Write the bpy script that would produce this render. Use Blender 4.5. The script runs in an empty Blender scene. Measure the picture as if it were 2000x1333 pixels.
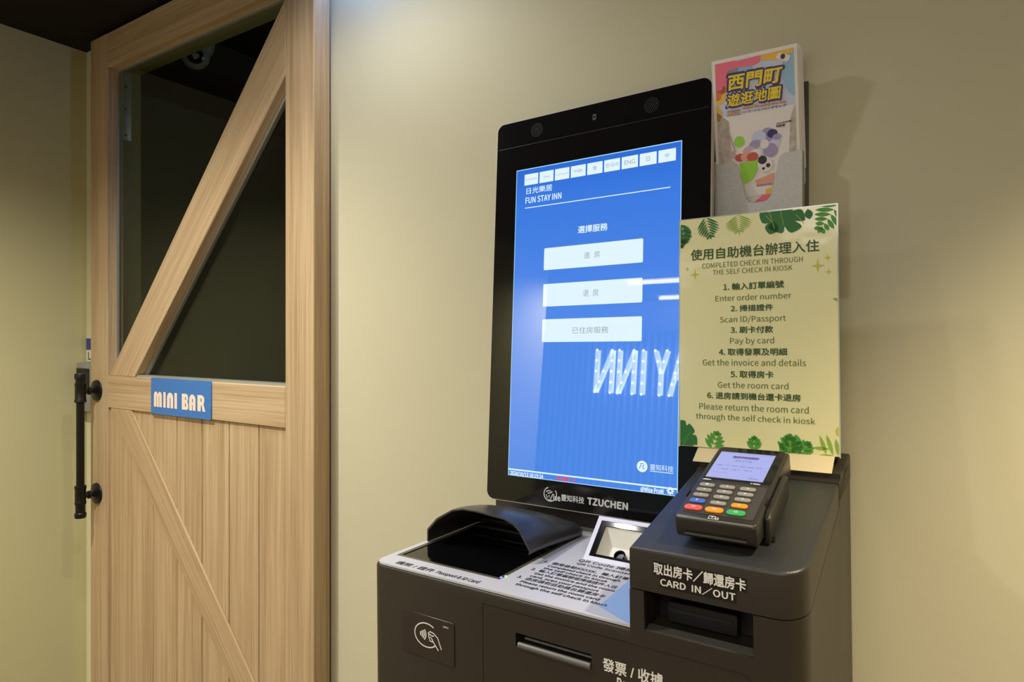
# -*- coding: utf-8 -*-
import bpy, bmesh, math, random
import numpy as np
from mathutils import Vector, Matrix, Euler
random.seed(7)
R_ = math.radians
sc = bpy.context.scene
COL = sc.collection

# ------------------------------------------------------------------ camera
EYE = 1.35                                   # camera height above the floor
cam = bpy.data.objects.new('camera', bpy.data.cameras.new('camera'))
COL.objects.link(cam)
cam.location = (0, 0, EYE)
YAW = math.atan2(1270, 1957)
cam.rotation_euler = (math.pi/2, 0, YAW)
cam.data.sensor_width = 36
cam.data.lens = 1270/2000*36
cam.data.shift_y = -6.5/2000
cam.data.clip_start = 0.02
sc.camera = cam

# ------------------------------------------------------------------ exposure, world
sc.view_settings.view_transform = 'Standard'
sc.view_settings.look = 'None'
sc.view_settings.gamma = 1
sc.view_settings.use_curve_mapping = False
sc.view_settings.exposure = 0
sc.cycles.max_bounces = 8
sc.cycles.diffuse_bounces = 4
sc.cycles.glossy_bounces = 4
sc.cycles.sample_clamp_indirect = 4
world = bpy.data.worlds.new('world'); sc.world = world; world.use_nodes = True
world.node_tree.nodes['Background'].inputs[0].default_value = (1.0, .86, .66, 1)
world.node_tree.nodes['Background'].inputs[1].default_value = 0.15

# ------------------------------------------------------------------ room lights
def lamp(name, kind, loc, power, color, rot=(0, 0, 0), **kw):
    l = bpy.data.lights.new(name, kind); l.energy = power; l.color = color
    for k, v in kw.items(): setattr(l, k, v)
    o = bpy.data.objects.new(name, l); COL.objects.link(o)
    o.location = (loc[0], loc[1], loc[2]+EYE); o.rotation_euler = rot
    return o
CEIL = .905
WARM = (1.0, .83, .56)
# recessed downlights (their housings are built with the ceiling)
LA, LB_, LC, LD, LE = (-1.43, .16), (-1.22, .50), (.50, .55), (-1.85, -1.80), (-.90, .63)
lamp('downlight_lamp', 'SPOT', (*LA, CEIL-.012), 92, (1, .96, .88), (0, 0, 0),
     spot_size=R_(140), spot_blend=1.0, shadow_soft_size=.02)
lamp('downlight_lamp', 'SPOT', (*LB_, CEIL-.012), 18, (1, .97, .92), (0, 0, 0),
     spot_size=R_(106), spot_blend=1.0, shadow_soft_size=.02)
lamp('downlight_lamp', 'SPOT', (*LC, CEIL-.012), 125, (1, .85, .60), (0, 0, 0),
     spot_size=R_(84), spot_blend=.7, shadow_soft_size=.03)
lamp('downlight_lamp', 'SPOT', (*LD, CEIL-.012), 170, (1, .95, .86), (0, 0, 0),
     spot_size=R_(150), spot_blend=.8, shadow_soft_size=.03)
lamp('downlight_lamp', 'SPOT', (*LE, CEIL-.012), 12, (.96, .96, 1), (0, 0, 0),
     spot_size=R_(150), spot_blend=.7, shadow_soft_size=.015)
# broad unseen fill lamp, added under the lobby ceiling
lamp('lobby_fill_lamp', 'AREA', (.10, -1.35, CEIL-.02), 32, (1, .93, .82), (0, 0, 0), shape='RECTANGLE', size=1.2, size_y=1.2)
# small bluish strip lamp right of the door head
lamp('strip_lamp', 'POINT', (-1.0, .93, CEIL-.04), 2.5, (.25, .42, 1), shadow_soft_size=.02)

# ------------------------------------------------------------------ surveying helpers
# points measured on real planes: a view ray cut with the plane on which the thing stands
FPX = 1270.0; VX = 1957.0; NN = math.hypot(FPX, VX)
def ray(x, y):
    u = (x-1000.0)/FPX; v = (660.0-y)/FPX
    return np.array([(VX*u-FPX)/NN, (FPX*u+VX)/NN, v])
def rotm(rx, ry, rz):
    return np.array(Matrix.Rotation(R_(rz), 3, 'Z') @ Matrix.Rotation(R_(ry), 3, 'Y') @ Matrix.Rotation(R_(rx), 3, 'X'))
class Frame:
    def __init__(s, R, t): s.R = R; s.t = np.array(t, float)
    def on(s, ax, val, x, y):
        d = s.R.T @ ray(x, y); o = s.R.T @ (-s.t)
        return o + d*(val-o[ax])/d[ax]
    def matrix(s):
        m = Matrix(s.R.tolist()).to_4x4(); m.translation = Vector((s.t[0], s.t[1], s.t[2]+EYE)); return m
W = Frame(np.eye(3), (0, 0, 0))                             # the room
RK = rotm(0, -.66621780, -.93313164)
K = Frame(RK, (0, 0, 0))                                    # the kiosk stands a degree off the wall
SM = .527/.476
M = Frame(rotm(-3.92815712, -.66621780, -.93313164), np.array([-.41700597, .84845934, .02815981])*SM)   # monitor face
SS = 1.095
S = Frame(rotm(-3.2481406, -.82644681, 1.93362414), np.array([-.18765902, .84375347, .00863])*SS)       # laminated sheet
TSC = 1.035
T = Frame(RK @ rotm(16.6, 0, 0), RK @ (np.array([-.194, .72, -.1535])*TSC))                             # payment terminal
# brochure: pose of its face
B = Frame(rotm(7.9, -.66, 2.81), np.array([-.18684, .84182, .28922])*1.148)
BW, BH = .1*1.148, .125*1.148

# ------------------------------------------------------------------ materials
def srgb(r, g, b):
    f = lambda c: (c/255/12.92) if c/255 <= .04045 else ((c/255+.055)/1.055)**2.4
    return (f(r), f(g), f(b), 1)
MATS = {}
def mat(name, rgb, rough=.5, metal=0, spec=.5, emit=None, es=0, coat=0, alpha=None, noise=None, bump=None):
    if name in MATS: return MATS[name]
    m = bpy.data.materials.new(name); m.use_nodes = True; MATS[name] = m
    nt = m.node_tree; p = nt.nodes['Principled BSDF']
    c = srgb(*rgb)
    p.inputs['Base Color'].default_value = c
    p.inputs['Roughness'].default_value = rough
    p.inputs['Metallic'].default_value = metal
    p.inputs['Specular IOR Level'].default_value = spec
    if coat: p.inputs['Coat Weight'].default_value = coat; p.inputs['Coat Roughness'].default_value = .08
    if emit: p.inputs['Emission Color'].default_value = srgb(*emit); p.inputs['Emission Strength'].default_value = es
    if noise or bump:
        tc = nt.nodes.new('ShaderNodeTexCoord')
    if noise:      # (scale, amount)
        n = nt.nodes.new('ShaderNodeTexNoise'); n.inputs['Scale'].default_value = noise[0]; n.inputs['Detail'].default_value = 6
        nt.links.new(tc.outputs['Object'], n.inputs['Vector'])
        r = nt.nodes.new('ShaderNodeMapRange'); r.inputs[1].default_value = .3; r.inputs[2].default_value = .7
        r.inputs[3].default_value = 1-noise[1]; r.inputs[4].default_value = 1+noise[1]
        nt.links.new(n.outputs['Fac'], r.inputs[0])
        h = nt.nodes.new('ShaderNodeHueSaturation'); h.inputs['Color'].default_value = c
        nt.links.new(r.outputs[0], h.inputs['Value']); nt.links.new(h.outputs[0], p.inputs['Base Color'])
    if bump:       # (scale, strength)
        n = nt.nodes.new('ShaderNodeTexNoise'); n.inputs['Scale'].default_value = bump[0]; n.inputs['Detail'].default_value = 4
        nt.links.new(tc.outputs['Object'], n.inputs['Vector'])
        b = nt.nodes.new('ShaderNodeBump'); b.inputs['Strength'].default_value = bump[1]; b.inputs['Distance'].default_value = .001
        nt.links.new(n.outputs['Fac'], b.inputs['Height']); nt.links.new(b.outputs[0], p.inputs['Normal'])
    return m

def wood(name='oak', c1=(204, 177, 138), c2=(168, 139, 100)):
    if name in MATS: return MATS[name]
    m = bpy.data.materials.new(name); m.use_nodes = True; MATS[name] = m
    nt = m.node_tree; p = nt.nodes['Principled BSDF']; L = nt.links.new
    tc = nt.nodes.new('ShaderNodeTexCoord'); oi = nt.nodes.new('ShaderNodeObjectInfo')
    mul = nt.nodes.new('ShaderNodeVectorMath'); mul.operation = 'SCALE'; mul.inputs['Scale'].default_value = 7.0
    cmb = nt.nodes.new('ShaderNodeCombineXYZ')
    for i in range(3): L(oi.outputs['Random'], cmb.inputs[i])
    L(cmb.outputs[0], mul.inputs[0])
    add = nt.nodes.new('ShaderNodeVectorMath'); add.operation = 'ADD'
    L(tc.outputs['Object'], add.inputs[0]); L(mul.outputs[0], add.inputs[1])
    def nz(sx, sz, detail, dist=0):
        mp = nt.nodes.new('ShaderNodeMapping'); mp.inputs['Scale'].default_value = (sx, sx, sz)
        L(add.outputs[0], mp.inputs['Vector'])
        n = nt.nodes.new('ShaderNodeTexNoise'); n.inputs['Scale'].default_value = 1; n.inputs['Detail'].default_value = detail
        n.inputs['Distortion'].default_value = dist
        L(mp.outputs[0], n.inputs['Vector']); return n.outputs['Fac']
    n1 = nz(22, .9, 3, .6); n2 = nz(330, 5, 3); n3 = nz(95, 1.6, 4, .4)
    def mix(a, b, f):
        x = nt.nodes.new('ShaderNodeMix'); x.data_type = 'FLOAT'; x.inputs[0].default_value = f
        L(a, x.inputs[2]); L(b, x.inputs[3]); return x.outputs[0]
    t = mix(mix(n1, n3, .5), n2, .38)
    rp = nt.nodes.new('ShaderNodeValToRGB'); L(t, rp.inputs[0])
    e = rp.color_ramp.elements; e[0].position = .37; e[0].color = srgb(*c2); e[1].position = .60; e[1].color = srgb(*c1)
    k = e.new(.50); k.color = srgb(*[(a*.6+b*.4) for a, b in zip(c1, c2)])
    L(rp.outputs[0], p.inputs['Base Color'])
    p.inputs['Roughness'].default_value = .55; p.inputs['Specular IOR Level'].default_value = .3
    b = nt.nodes.new('ShaderNodeBump'); b.inputs['Strength'].default_value = .25; b.inputs['Distance'].default_value = .001
    L(n2, b.inputs['Height']); L(b.outputs[0], p.inputs['Normal'])
    return m

PAINT_SHADED = mat('left_wall_paint_shaded', (204, 197, 148), .75, spec=.25, noise=(1.6, .035), bump=(140, .12))  # same wall paint, the left wall's dimmer light put into its colour
PAINT = mat('wall_paint', (208, 201, 168), .75, spec=.25, noise=(1.6, .035), bump=(140, .12))
CEILM = mat('ceiling_black_brown', (38, 32, 26), .8, spec=.2, noise=(3, .05))
FLOORM = mat('floor_vinyl', (120, 105, 85), .5, noise=(6, .1))
OAK = wood()
ALU = mat('bead_aluminium', (190, 190, 180), .35, .6)
BLACKM = mat('black_iron', (22, 20, 18), .38, .3, bump=(300, .15))
BODY = mat('kiosk_black_plastic', (47, 41, 33), .42, spec=.45, bump=(900, .06))
TOPM = mat('module_dark_plastic', (44, 44, 46), .40, spec=.5, bump=(700, .25))
DARK = mat('recess_black', (20, 19, 17), .5)
PLATE = mat('plate_grey', (204, 203, 208), .32, spec=.5)
GLASSB = mat('black_glass', (16, 16, 17), .07, spec=.45)
BEZ = mat('bezel_black', (20, 20, 19), .07, spec=.45)
RIM = mat('silver_rim', (214, 206, 196), .3, .2)
HOODM = mat('hood_plastic', (64, 62, 60), .30, spec=.6)
WHITE = mat('print_white', (236, 232, 224), .6)
INK = mat('print_black', (44, 44, 48), .6)

# ------------------------------------------------------------------ mesh builder
class MB:
    def __init__(s): s.v = []; s.f = []; s.m = []; s.cur = 0
    def mi(s, i): s.cur = i; return s
    def add(s, vs, fs):
        o = len(s.v); s.v += [tuple(map(float, q)) for q in vs]
        for f in fs: s.f.append(tuple(o+i for i in f)); s.m.append(s.cur)
        return s
    def box(s, a, b):
        x0, y0, z0 = [min(p, q) for p, q in zip(a, b)]; x1, y1, z1 = [max(p, q) for p, q in zip(a, b)]
        vs = [(x0, y0, z0), (x1, y0, z0), (x1, y1, z0), (x0, y1, z0), (x0, y0, z1), (x1, y0, z1), (x1, y1, z1), (x0, y1, z1)]
        return s.add(vs, [(0, 3, 2, 1), (4, 5, 6, 7), (0, 1, 5, 4), (1, 2, 6, 5), (2, 3, 7, 6), (3, 0, 4, 7)])
    def prism(s, poly, fn0, fn1):
        n = len(poly)
        vs = [fn0(p) for p in poly]+[fn1(p) for p in poly]
        fs = [tuple(reversed(range(n))), tuple(range(n, 2*n))]+[(i, (i+1) % n, n+(i+1) % n, n+i) for i in range(n)]
        return s.add(vs, fs)
    def face(s, pts): return s.add(pts, [tuple(range(len(pts)))])
    def lathe(s, prof, c, axis='z', seg=24, cap=True):
        vs = []; fs = []; n = len(prof)
        for k in range(seg):
            a = 2*math.pi*k/seg; ca, sa = math.cos(a), math.sin(a)
            for r, h in prof:
                if axis == 'z': p = (c[0]+r*ca, c[1]+r*sa, c[2]+h)
                elif axis == 'y': p = (c[0]+r*ca, c[1]+h, c[2]+r*sa)
                else: p = (c[0]+h, c[1]+r*ca, c[2]+r*sa)
                vs.append(p)
        for k in range(seg):
            for i in range(n-1):
                fs.append((k*n+i, ((k+1) % seg)*n+i, ((k+1) % seg)*n+i+1, k*n+i+1))
        if cap:
            fs.append(tuple(k*n for k in range(seg))); fs.append(tuple(k*n+n-1 for k in reversed(range(seg))))
        return s.add(vs, fs)
    def build(s, name, mats, parent=None, bevel=0, seg=2, smooth=False, matrix=None, edges=None):
        me = bpy.data.meshes.new(name); me.from_pydata(s.v, [], s.f)
        if not isinstance(mats, (list, tuple)): mats = [mats]
        for m in mats: me.materials.append(m)
        for p, i in zip(me.polygons, s.m): p.material_index = i
        bm = bmesh.new(); bm.from_mesh(me)
        bmesh.ops.recalc_face_normals(bm, faces=bm.faces)
        if edges:
            for pred, off, sg in edges:
                es = [e for e in bm.edges if pred(e.verts[0].co, e.verts[1].co)]
                if es: bmesh.ops.bevel(bm, geom=es, offset=off, segments=sg, affect='EDGES', profile=.5, clamp_overlap=True)
        if bevel:
            es = [e for e in bm.edges if len(e.link_faces) == 2 and e.calc_face_angle(0) > .5]
            bmesh.ops.bevel(bm, geom=es, offset=bevel, segments=seg, affect='EDGES', profile=.5, clamp_overlap=True)
        bm.to_mesh(me); bm.free()
        if smooth or bevel or edges:
            me.polygons.foreach_set('use_smooth', [True]*len(me.polygons))
            me.set_sharp_from_angle(angle=R_(35))
        o = bpy.data.objects.new(name, me); COL.objects.link(o)
        if matrix is not None: o.matrix_world = matrix
        if parent is not None:
            o.parent = parent
            o.matrix_parent_inverse = (parent.matrix_parent_inverse_world if False else wm(parent)).inverted()
            if matrix is None: pass
        return o
WM = {}
def wm(o):       # world matrix without a depsgraph update
    if o.name in WM: return WM[o.name]
    b = o.matrix_basis.copy()
    if o.parent: b = wm(o.parent) @ o.matrix_parent_inverse @ b
    return b
def empty(name, frame_m):
    o = bpy.data.objects.new(name, None); COL.objects.link(o); o.matrix_world = frame_m; o.empty_display_size = .05
    WM[o.name] = frame_m.copy(); return o
def tag(o, label=None, cat=None, group=None, kind=None):
    if label: o['label'] = label
    if cat: o['category'] = cat
    if group: o['group'] = group
    if kind: o['kind'] = kind
    return o
def LM(fr): return fr.matrix()          # local frame -> world
KM, MM, SMX, TM, BM = LM(K), LM(M), LM(S), LM(T), LM(B)
WMX = LM(W)
def rrect(x0, x1, z0, z1, r, n=5):
    pts = []
    for cx, cz, a0 in ((x1-r, z1-r, 0), (x0+r, z1-r, 90), (x0+r, z0+r, 180), (x1-r, z0+r, 270)):
        for k in range(n+1):
            a = R_(a0+90*k/n); pts.append((cx+r*math.cos(a), cz+r*math.sin(a)))
    return pts
def stroke(mb, pts, w, fn, closed=False):      # flat ribbon along a polyline
    n = len(pts); P = [Vector(p) for p in pts]; l = []; r = []
    for i in range(n):
        a = P[(i-1) % n] if (closed or i > 0) else P[i]; b = P[(i+1) % n] if (closed or i < n-1) else P[i]
        d = (b-a).normalized(); q = Vector((-d.y, d.x))*w/2
        l.append(P[i]+q); r.append(P[i]-q)
    vs = [fn(p) for p in l]+[fn(p) for p in r]
    fs = [(i, (i+1) % n, n+(i+1) % n, n+i) for i in range(n if closed else n-1)]
    mb.add(vs, fs)
# ---- lettering (flat print), from the built-in font
GL = {}
try:        # the sans face that ships inside Blender; falls back to the built-in one
    import os
    FONT = bpy.data.fonts.load(os.path.join(bpy.utils.system_resource('DATAFILES', path='fonts'), 'Noto Sans CJK Regular.woff2'))   # bundled with Blender
except Exception:
    FONT = None
def use_noto(body):      # latin wording of some length in the plain sans; the rest falls back glyph by glyph
    return FONT is not None and sum(c.isascii() and c.isalnum() for c in body) >= 1 and len(body) >= 6
def glyphs(body, bold=0.0, spacing=1.0):
    noto = use_noto(body)
    key = (body, bold, spacing)
    if key in GL: return GL[key]
    cu = bpy.data.curves.new('t', 'FONT'); cu.body = body; cu.size = 1; cu.resolution_u = 3; cu.fill_mode = 'FRONT'
    cu.space_character = spacing
    if noto: cu.font = FONT
    ob = bpy.data.objects.new('t', cu); COL.objects.link(ob)
    dg = bpy.context.evaluated_depsgraph_get()
    me = bpy.data.meshes.new_from_object(ob.evaluated_get(dg), depsgraph=dg)
    v = [(q.co.x, q.co.y) for q in me.vertices]; f = [tuple(p.vertices) for p in me.polygons]
    bpy.data.objects.remove(ob); bpy.data.curves.remove(cu); bpy.data.meshes.remove(me)
    GL[key] = (v, f); return GL[key]
def text(mb, body, u0, u1, v0, v1, fn, bold=.0, base=False, spacing=1.0):
    "letters fitted to the box u0..u1 x v0..v1; base=True: v0 is the baseline; bold: stroke gain in em"
    v, f = glyphs(body, 0, spacing)
    if not v: return
    xs = [p[0] for p in v]; ys = [p[1] for p in v]
    xa, xb = min(xs), max(xs); ya = 0 if base else min(ys); yb = max(ys)
    b = max(bold, 0)*(.7 if use_noto(body) else 1)
    offs = [(0, 0)] if b <= 0 else [(-b, 0), (b, 0), (0, b), (0, -b), (-b*.7, b*.7), (b*.7, b*.7), (b*.7, -b*.7), (-b*.7, -b*.7)]
    if 0 < b < .02: offs = [(-b, 0), (b, 0), (0, b), (0, -b)]
    o0 = Vector(fn((u0, v0))); nrm = (Vector(fn((u1, v0)))-o0).cross(Vector(fn((u0, v1)))-o0).normalized()
    for k_, (ox, oy) in enumerate(offs):
        lift = nrm*(8e-6*k_)
        vs_ = []
        for x, y in v:
            q_ = fn((u0+(x+ox-xa)/(xb-xa)*(u1-u0), v0+(y+oy-ya)/(yb-ya)*(v1-v0))); vs_.append((q_[0]+lift.x, q_[1]+lift.y, q_[2]+lift.z))
        mb.add(vs_, f)

# ==================================================================== SETTING
WB = 1.0           # back wall plane
XL = -2.255        # left wall plane
def z_(h): return h
wb = MB()
OX0, OX1, OZ1, TH = -2.094, -1.185, .834, .0745
wb.box((XL-.1, WB, -EYE), (OX0, WB+TH, CEIL+.1))
wb.box((OX0, WB, OZ1), (OX1, WB+TH, CEIL+.1))
wb.box((OX1, WB, -EYE), (2.3, WB+TH, CEIL+.1))
tag(wb.build('wall_back', PAINT, matrix=WMX), kind='structure')
tag(MB().box((XL-.1, -1.76, -EYE), (XL, WB, CEIL+.1)).build('wall_left', PAINT_SHADED, matrix=WMX), kind='structure')
tag(MB().box((2.2, -3.3, -EYE), (2.3, WB, CEIL+.1)).build('wall_right', PAINT, matrix=WMX), kind='structure')
tag(MB().box((-4.2, -3.4, -EYE), (2.3, -3.3, CEIL+.1)).build('wall_front', PAINT, matrix=WMX), kind='structure')
tag(MB().box((-4.3, -3.4, -EYE), (-4.2, -1.66, CEIL+.1)).build('wall_alcove', PAINT, matrix=WMX), kind='structure')
tag(MB().box((-4.3, -1.76, -EYE), (XL-.1, -1.66, CEIL+.1)).build('wall_return', PAINT, matrix=WMX), kind='structure')
tag(MB().box((-4.3, -3.4, CEIL), (2.3, WB, CEIL+.1)).build('ceiling', CEILM, matrix=WMX), kind='structure')
tag(MB().box((-4.3, -3.4, -EYE-.1), (2.3, 2.6, -EYE)).build('floor', FLOORM, matrix=WMX), kind='structure')
# pantry behind the door
INW = mat('pantry_paint', (104, 112, 102), .8, spec=.2)
INC = mat('pantry_soffit', (84, 74, 66), .8, spec=.2)
tag(MB().box((-3.15, WB+TH, -EYE), (-3.05, 2.6, 1.35)).build('wall_pantry_left', INW, matrix=WMX), kind='structure')
tag(MB().box((-3.15, 2.5, -EYE), (-.6, 2.6, 1.35)).build('wall_pantry_back', INW, matrix=WMX), kind='structure')
tag(MB().box((-.7, WB+TH, -EYE), (-.6, 2.5, 1.35)).build('wall_pantry_right', INW, matrix=WMX), kind='structure')
tag(MB().box((-3.05, WB+TH, 1.12), (-2.55, 2.5, 1.25)).build('ceiling_pantry_soffit', INC, matrix=WMX), kind='structure')
tag(MB().box((-3.15, WB+TH, 1.30), (-.6, 2.6, 1.38)).build('ceiling_pantry', CEILM, matrix=WMX), kind='structure')
tag(MB().box((-3.15, WB+TH-.01, CEIL+.1), (-.6, WB+TH, 1.35)).build('wall_pantry_front', INW, matrix=WMX), kind='structure')
lamp('pantry_fill_lamp', 'POINT', (-1.2, 1.7, .55), 2.4, (.82, 1, 1), shadow_soft_size=.1)  # unseen fill lamp added to brighten the jamb and pantry walls
# jamb lining of the opening, with the lock's strike plate
JM = mat('jamb_olive', (150, 142, 96), .5)
jl = MB().box((OX0-.001, WB+.004, -EYE), (OX0+.012, WB+TH, OZ1)).box((OX0, WB+.004, OZ1-.012), (OX1, WB+TH, OZ1+.001)).build('trim_1', JM, matrix=WMX)
tag(jl, kind='structure')
sp = MB(); X0 = OX0+.012
a = W.on(0, X0, 240, 140); b = W.on(0, X0, 256, 275)
sp.box((X0, a[1], a[2]), (X0+.002, b[1], b[2]-.002))
o = sp.build('strike_plate', mat('strike_plate_white', (190, 196, 196), .4, .2), jl, bevel=.0005, matrix=WMX)
tag(o, 'white metal plate with three screw holes on the jamb')
for yy in (170, 213, 264):
    c = W.on(0, X0+.003, 246, yy)
    MB().lathe([(.0032, -.001), (.0032, .0006), (.0015, .0006)], (X0+.002, c[1], c[2]), 'x', 10).build('screw_hole', DARK, jl, matrix=WMX)

# narrow cream edge strip of the corner beside the door
tag(MB().box((XL, WB-.004, -EYE), (-2.225, WB, CEIL)).build('trim_2', mat('cream_trim', (226, 220, 180), .6), matrix=WMX), kind='structure')
# notice and card reader between door and corner
n1 = MB().box((-2.25, WB-.007, -.075), (-2.150, WB-.004, .0)); n1 = n1.build('wall_notice', WHITE, matrix=WMX)
tag(n1, 'small white wall notice with blue band, mostly hidden behind the barn door', 'notice')
MB().box((-2.25, WB-.0078, -.038), (-2.150, WB-.007, -.002)).build('header_band', mat('notice_blue', (60, 76, 150), .5), n1, matrix=WMX)
MB().box((-2.238, WB-.0076, -.066), (-2.234, WB-.007, -.045)).box((-2.238, WB-.0076, -.069), (-2.16, WB-.007, -.066)).build('frame_line', INK, n1, matrix=WMX)
rd = MB().box((-2.250, WB-.035, -.228), (-2.165, WB-.004, -.078)).build('card_reader', mat('reader_grey', (150, 146, 136), .4), bevel=.003, matrix=WMX)
tag(rd, 'grey wall card reader with dark window squeezed between corner and door', 'card reader')
MB().box((-2.247, WB-.037, -.162), (-2.168, WB-.0345, -.095)).build('window', DARK, rd, matrix=WMX)
for k in range(2):
    MB().box((-2.240, WB-.037, -.190-.012*k), (-2.215, WB-.0345, -.183-.012*k)).build('button', DARK, rd, matrix=WMX)

# ==================================================================== BARN DOOR
DY = .948; DT = .045
dx0, dx1, dzt, dzb = -2.122, -1.127, .889, -1.34
door = empty('door_1', Matrix.Translation((dx0, DY+DT/2, EYE+dzb)))
tag(door, 'oak barn door with glass upper half and diagonal braces', kind='structure')
def board(name, p0, p1, width, y0, y1, parent, mate=OAK, clip=None, bev=.0015, poly=None):
    """a board whose local Z runs along its length (grain); p = (x,z) ends of centre line; poly = outline in (x,z) instead"""
    p0 = Vector(p0); p1 = Vector(p1); d = (p1-p0).normalized(); L = (p1-p0).length
    zax = Vector((d.x, 0, d.y)); yax = Vector((0, 1, 0)); xax = yax.cross(zax)
    mtx = Matrix((xax, yax, zax)).transposed().to_4x4(); mtx.translation = Vector((p0.x, y0, p0.y+EYE))
    inv = mtx.inverted()
    if poly is None: pl = [(-width/2, 0), (width/2, 0), (width/2, L), (-width/2, L)]
    else:
        pl = []
        for q in poly:
            w_ = inv @ Vector((q[0], y0, q[1]+EYE)); pl.append((w_.x, w_.z))
    mb = MB().prism(pl, lambda q: (q[0], 0, q[1]), lambda q: (q[0], y1-y0, q[1]))
    return mb.build(name, mate, parent, bevel=bev, seg=1, matrix=mtx)
sL, sR = -2.022, -1.2225
board('stile', ((dx0+sL)/2, dzb), ((dx0+sL)/2, dzt), sL-dx0, DY, DY+DT, door)
board('stile', ((dx1+sR)/2, dzb), ((dx1+sR)/2, dzt), dx1-sR, DY, DY+DT, door)
g = .0008
board('rail', (sL+g, (dzt+.789)/2), (sR-g, (dzt+.789)/2), dzt-.789, DY+.0005, DY+DT, door)
board('rail', (sL+g, -.157), (sR-g, -.157), .094, DY+.0005, DY+DT, door)
board('rail', (sL+g, -1.27), (sR-g, -1.27), .14, DY+.0005, DY+DT, door)
# planks
xs = [-2.022, -1.9052, -1.7868, -1.6716, -1.5576, -1.4432, -1.3276, -1.2225]
for i in range(7):
    x0, x1 = xs[i]+.0016, xs[i+1]-.0016
    if i == 6: x1 = xs[7]-.0004
    board('plank', ((x0+x1)/2, -1.21), ((x0+x1)/2, -.2045), x1-x0, DY+.007, DY+DT-.008, door)
MB().box((sL, DY+DT-.010, -1.22), (sR, DY+DT-.004, -.2)).build('backing_panel', mat('groove_brown', (120, 88, 50), .7), door, matrix=WMX)
# lower brace
def D(x, y): q = W.on(1, DY, x, y); return (q[0], q[2])
rA, rB = D(281, 860), D(492, 1328); lA, lB = D(242, 860), D(449.5, 1333)
def at_z(a, b, z): t = (z-a[1])/(b[1]-a[1]); return a[0]+t*(b[0]-a[0])
zt, zb = -.2045, -1.2
poly = [(max(at_z(lA, lB, zt), sL+.001), zt), (at_z(rA, rB, zt), zt)]
poly = poly+[(sR-.001, rA[1]+(sR-rA[0])*(rB[1]-rA[1])/(rB[0]-rA[0])), (sR-.001, lA[1]+(sR-lA[0])*(lB[1]-lA[1])/(lB[0]-lA[0]))]
board('brace', rA, rB, .1, DY+.001, DY+.0075, door, poly=poly)
# upper brace
l0, l1 = (-2.0116, -.109), (-1.2936, .6848); r0, r1 = (-1.8639, -.104), (-1.2173, .597)
def at_x(a, b, x): t = (x-a[0])/(b[0]-a[0]); return a[1]+t*(b[1]-a[1])
poly = [(at_z(l0, l1, -.110), -.110), (at_z(r0, r1, -.110), -.110), (sR-.0005, at_x(r0, r1, sR)), (sR-.0005, at_x(l0, l1, sR)), ]
board('brace', l0, l1, .1, DY+.0005, DY+.040, door, poly=poly)
# glazing beads and pane
PY = DY+.030
bd = MB()
bd.box((sL, PY-.006, -.109), (sL+.007, PY, .789)).box((sL+.007, PY-.006, .782), (sR, PY, .789)).box((sL+.007, DY+.004, -.110), (sR, PY, -.104)).box((sR-.006, PY-.014, -.104), (sR, PY, .782))
bd.build('glazing_bead', ALU, door, matrix=WMX)
bb = MB(); d_ = Vector((r1[0]-r0[0], r1[1]-r0[1])).normalized(); nx = Vector((d_.y, -d_.x))
q = [Vector(r0)+nx*.0005, Vector(r1)+nx*.0005, Vector(r1)+nx*.008, Vector(r0)+nx*.008]
bb.prism([tuple(p) for p in q], lambda p: (p[0], PY-.007, p[1]), lambda p: (p[0], PY, p[1]))
bb.build('glazing_bead', ALU, door, matrix=WMX)
gm = bpy.data.materials.new('window_glass'); gm.use_nodes = True
nt = gm.node_tree; nt.nodes.remove(nt.nodes['Principled BSDF'])
tr = nt.nodes.new('ShaderNodeBsdfTransparent'); tr.inputs[0].default_value = (.80, .83, .78, 1)
gl = nt.nodes.new('ShaderNodeBsdfGlossy'); gl.inputs['Roughness'].default_value = .01
fr = nt.nodes.new('ShaderNodeMapRange'); lw = nt.nodes.new('ShaderNodeLayerWeight'); lw.inputs[0].default_value = .5; nt.links.new(lw.outputs['Facing'], fr.inputs[0]); fr.inputs[1].default_value = .3; fr.inputs[3].default_value = .02; fr.inputs[4].default_value = .16
mx = nt.nodes.new('ShaderNodeMixShader'); nt.links.new(fr.outputs[0], mx.inputs[0]); nt.links.new(tr.outputs[0], mx.inputs[1]); nt.links.new(gl.outputs[0], mx.inputs[2])
nt.links.new(mx.outputs[0], nt.nodes['Material Output'].inputs[0])
MB().box((sL, PY, -.110), (sR, PY+.004, .789)).build('glass_pane', gm, door, matrix=WMX)
# pipe handle
hx = -2.0813; hy = .9025
zA, zB = -.1563, -.4614
h = MB()
h.lathe([(.0, -.5239), (.0135, -.5239), (.0150, -.520), (.0150, -.511), (.0125, -.508), (.0125, -.487), (.0145, -.484), (.0145, -.478), (.0138, -.476), (.0138, -.441), (.0150, -.439), (.0150, -.431), (.0105, -.429),
         (.0105, -.190), (.0150, -.188), (.0150, -.180), (.0138, -.178), (.0138, -.141), (.0145, -.139), (.0145, -.133), (.0125, -.131), (.0125, -.122), (.0150, -.119), (.0150, -.108), (.0135, -.1042), (0, -.1042)], (hx, hy, 0), 'z', 28, cap=False)
hd = h.build('handle', BLACKM, door, smooth=True, matrix=WMX)
tag(hd, 'black iron pipe pull handle')
for zz in (zA, zB):
    q = MB().lathe([(.0, .0), (.010, 0), (.012, .010), (.008, .012), (.008, .018), (.0115, .020), (.0115, .026), (.007, .028), (.007, .033), (.013, .036), (.030, .040), (.031, .0445), (0, .0445)], (hx, hy, zz), 'y', 28, cap=False)
    fl = q.build('flange', BLACKM, hd, smooth=True, matrix=WMX)
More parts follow.
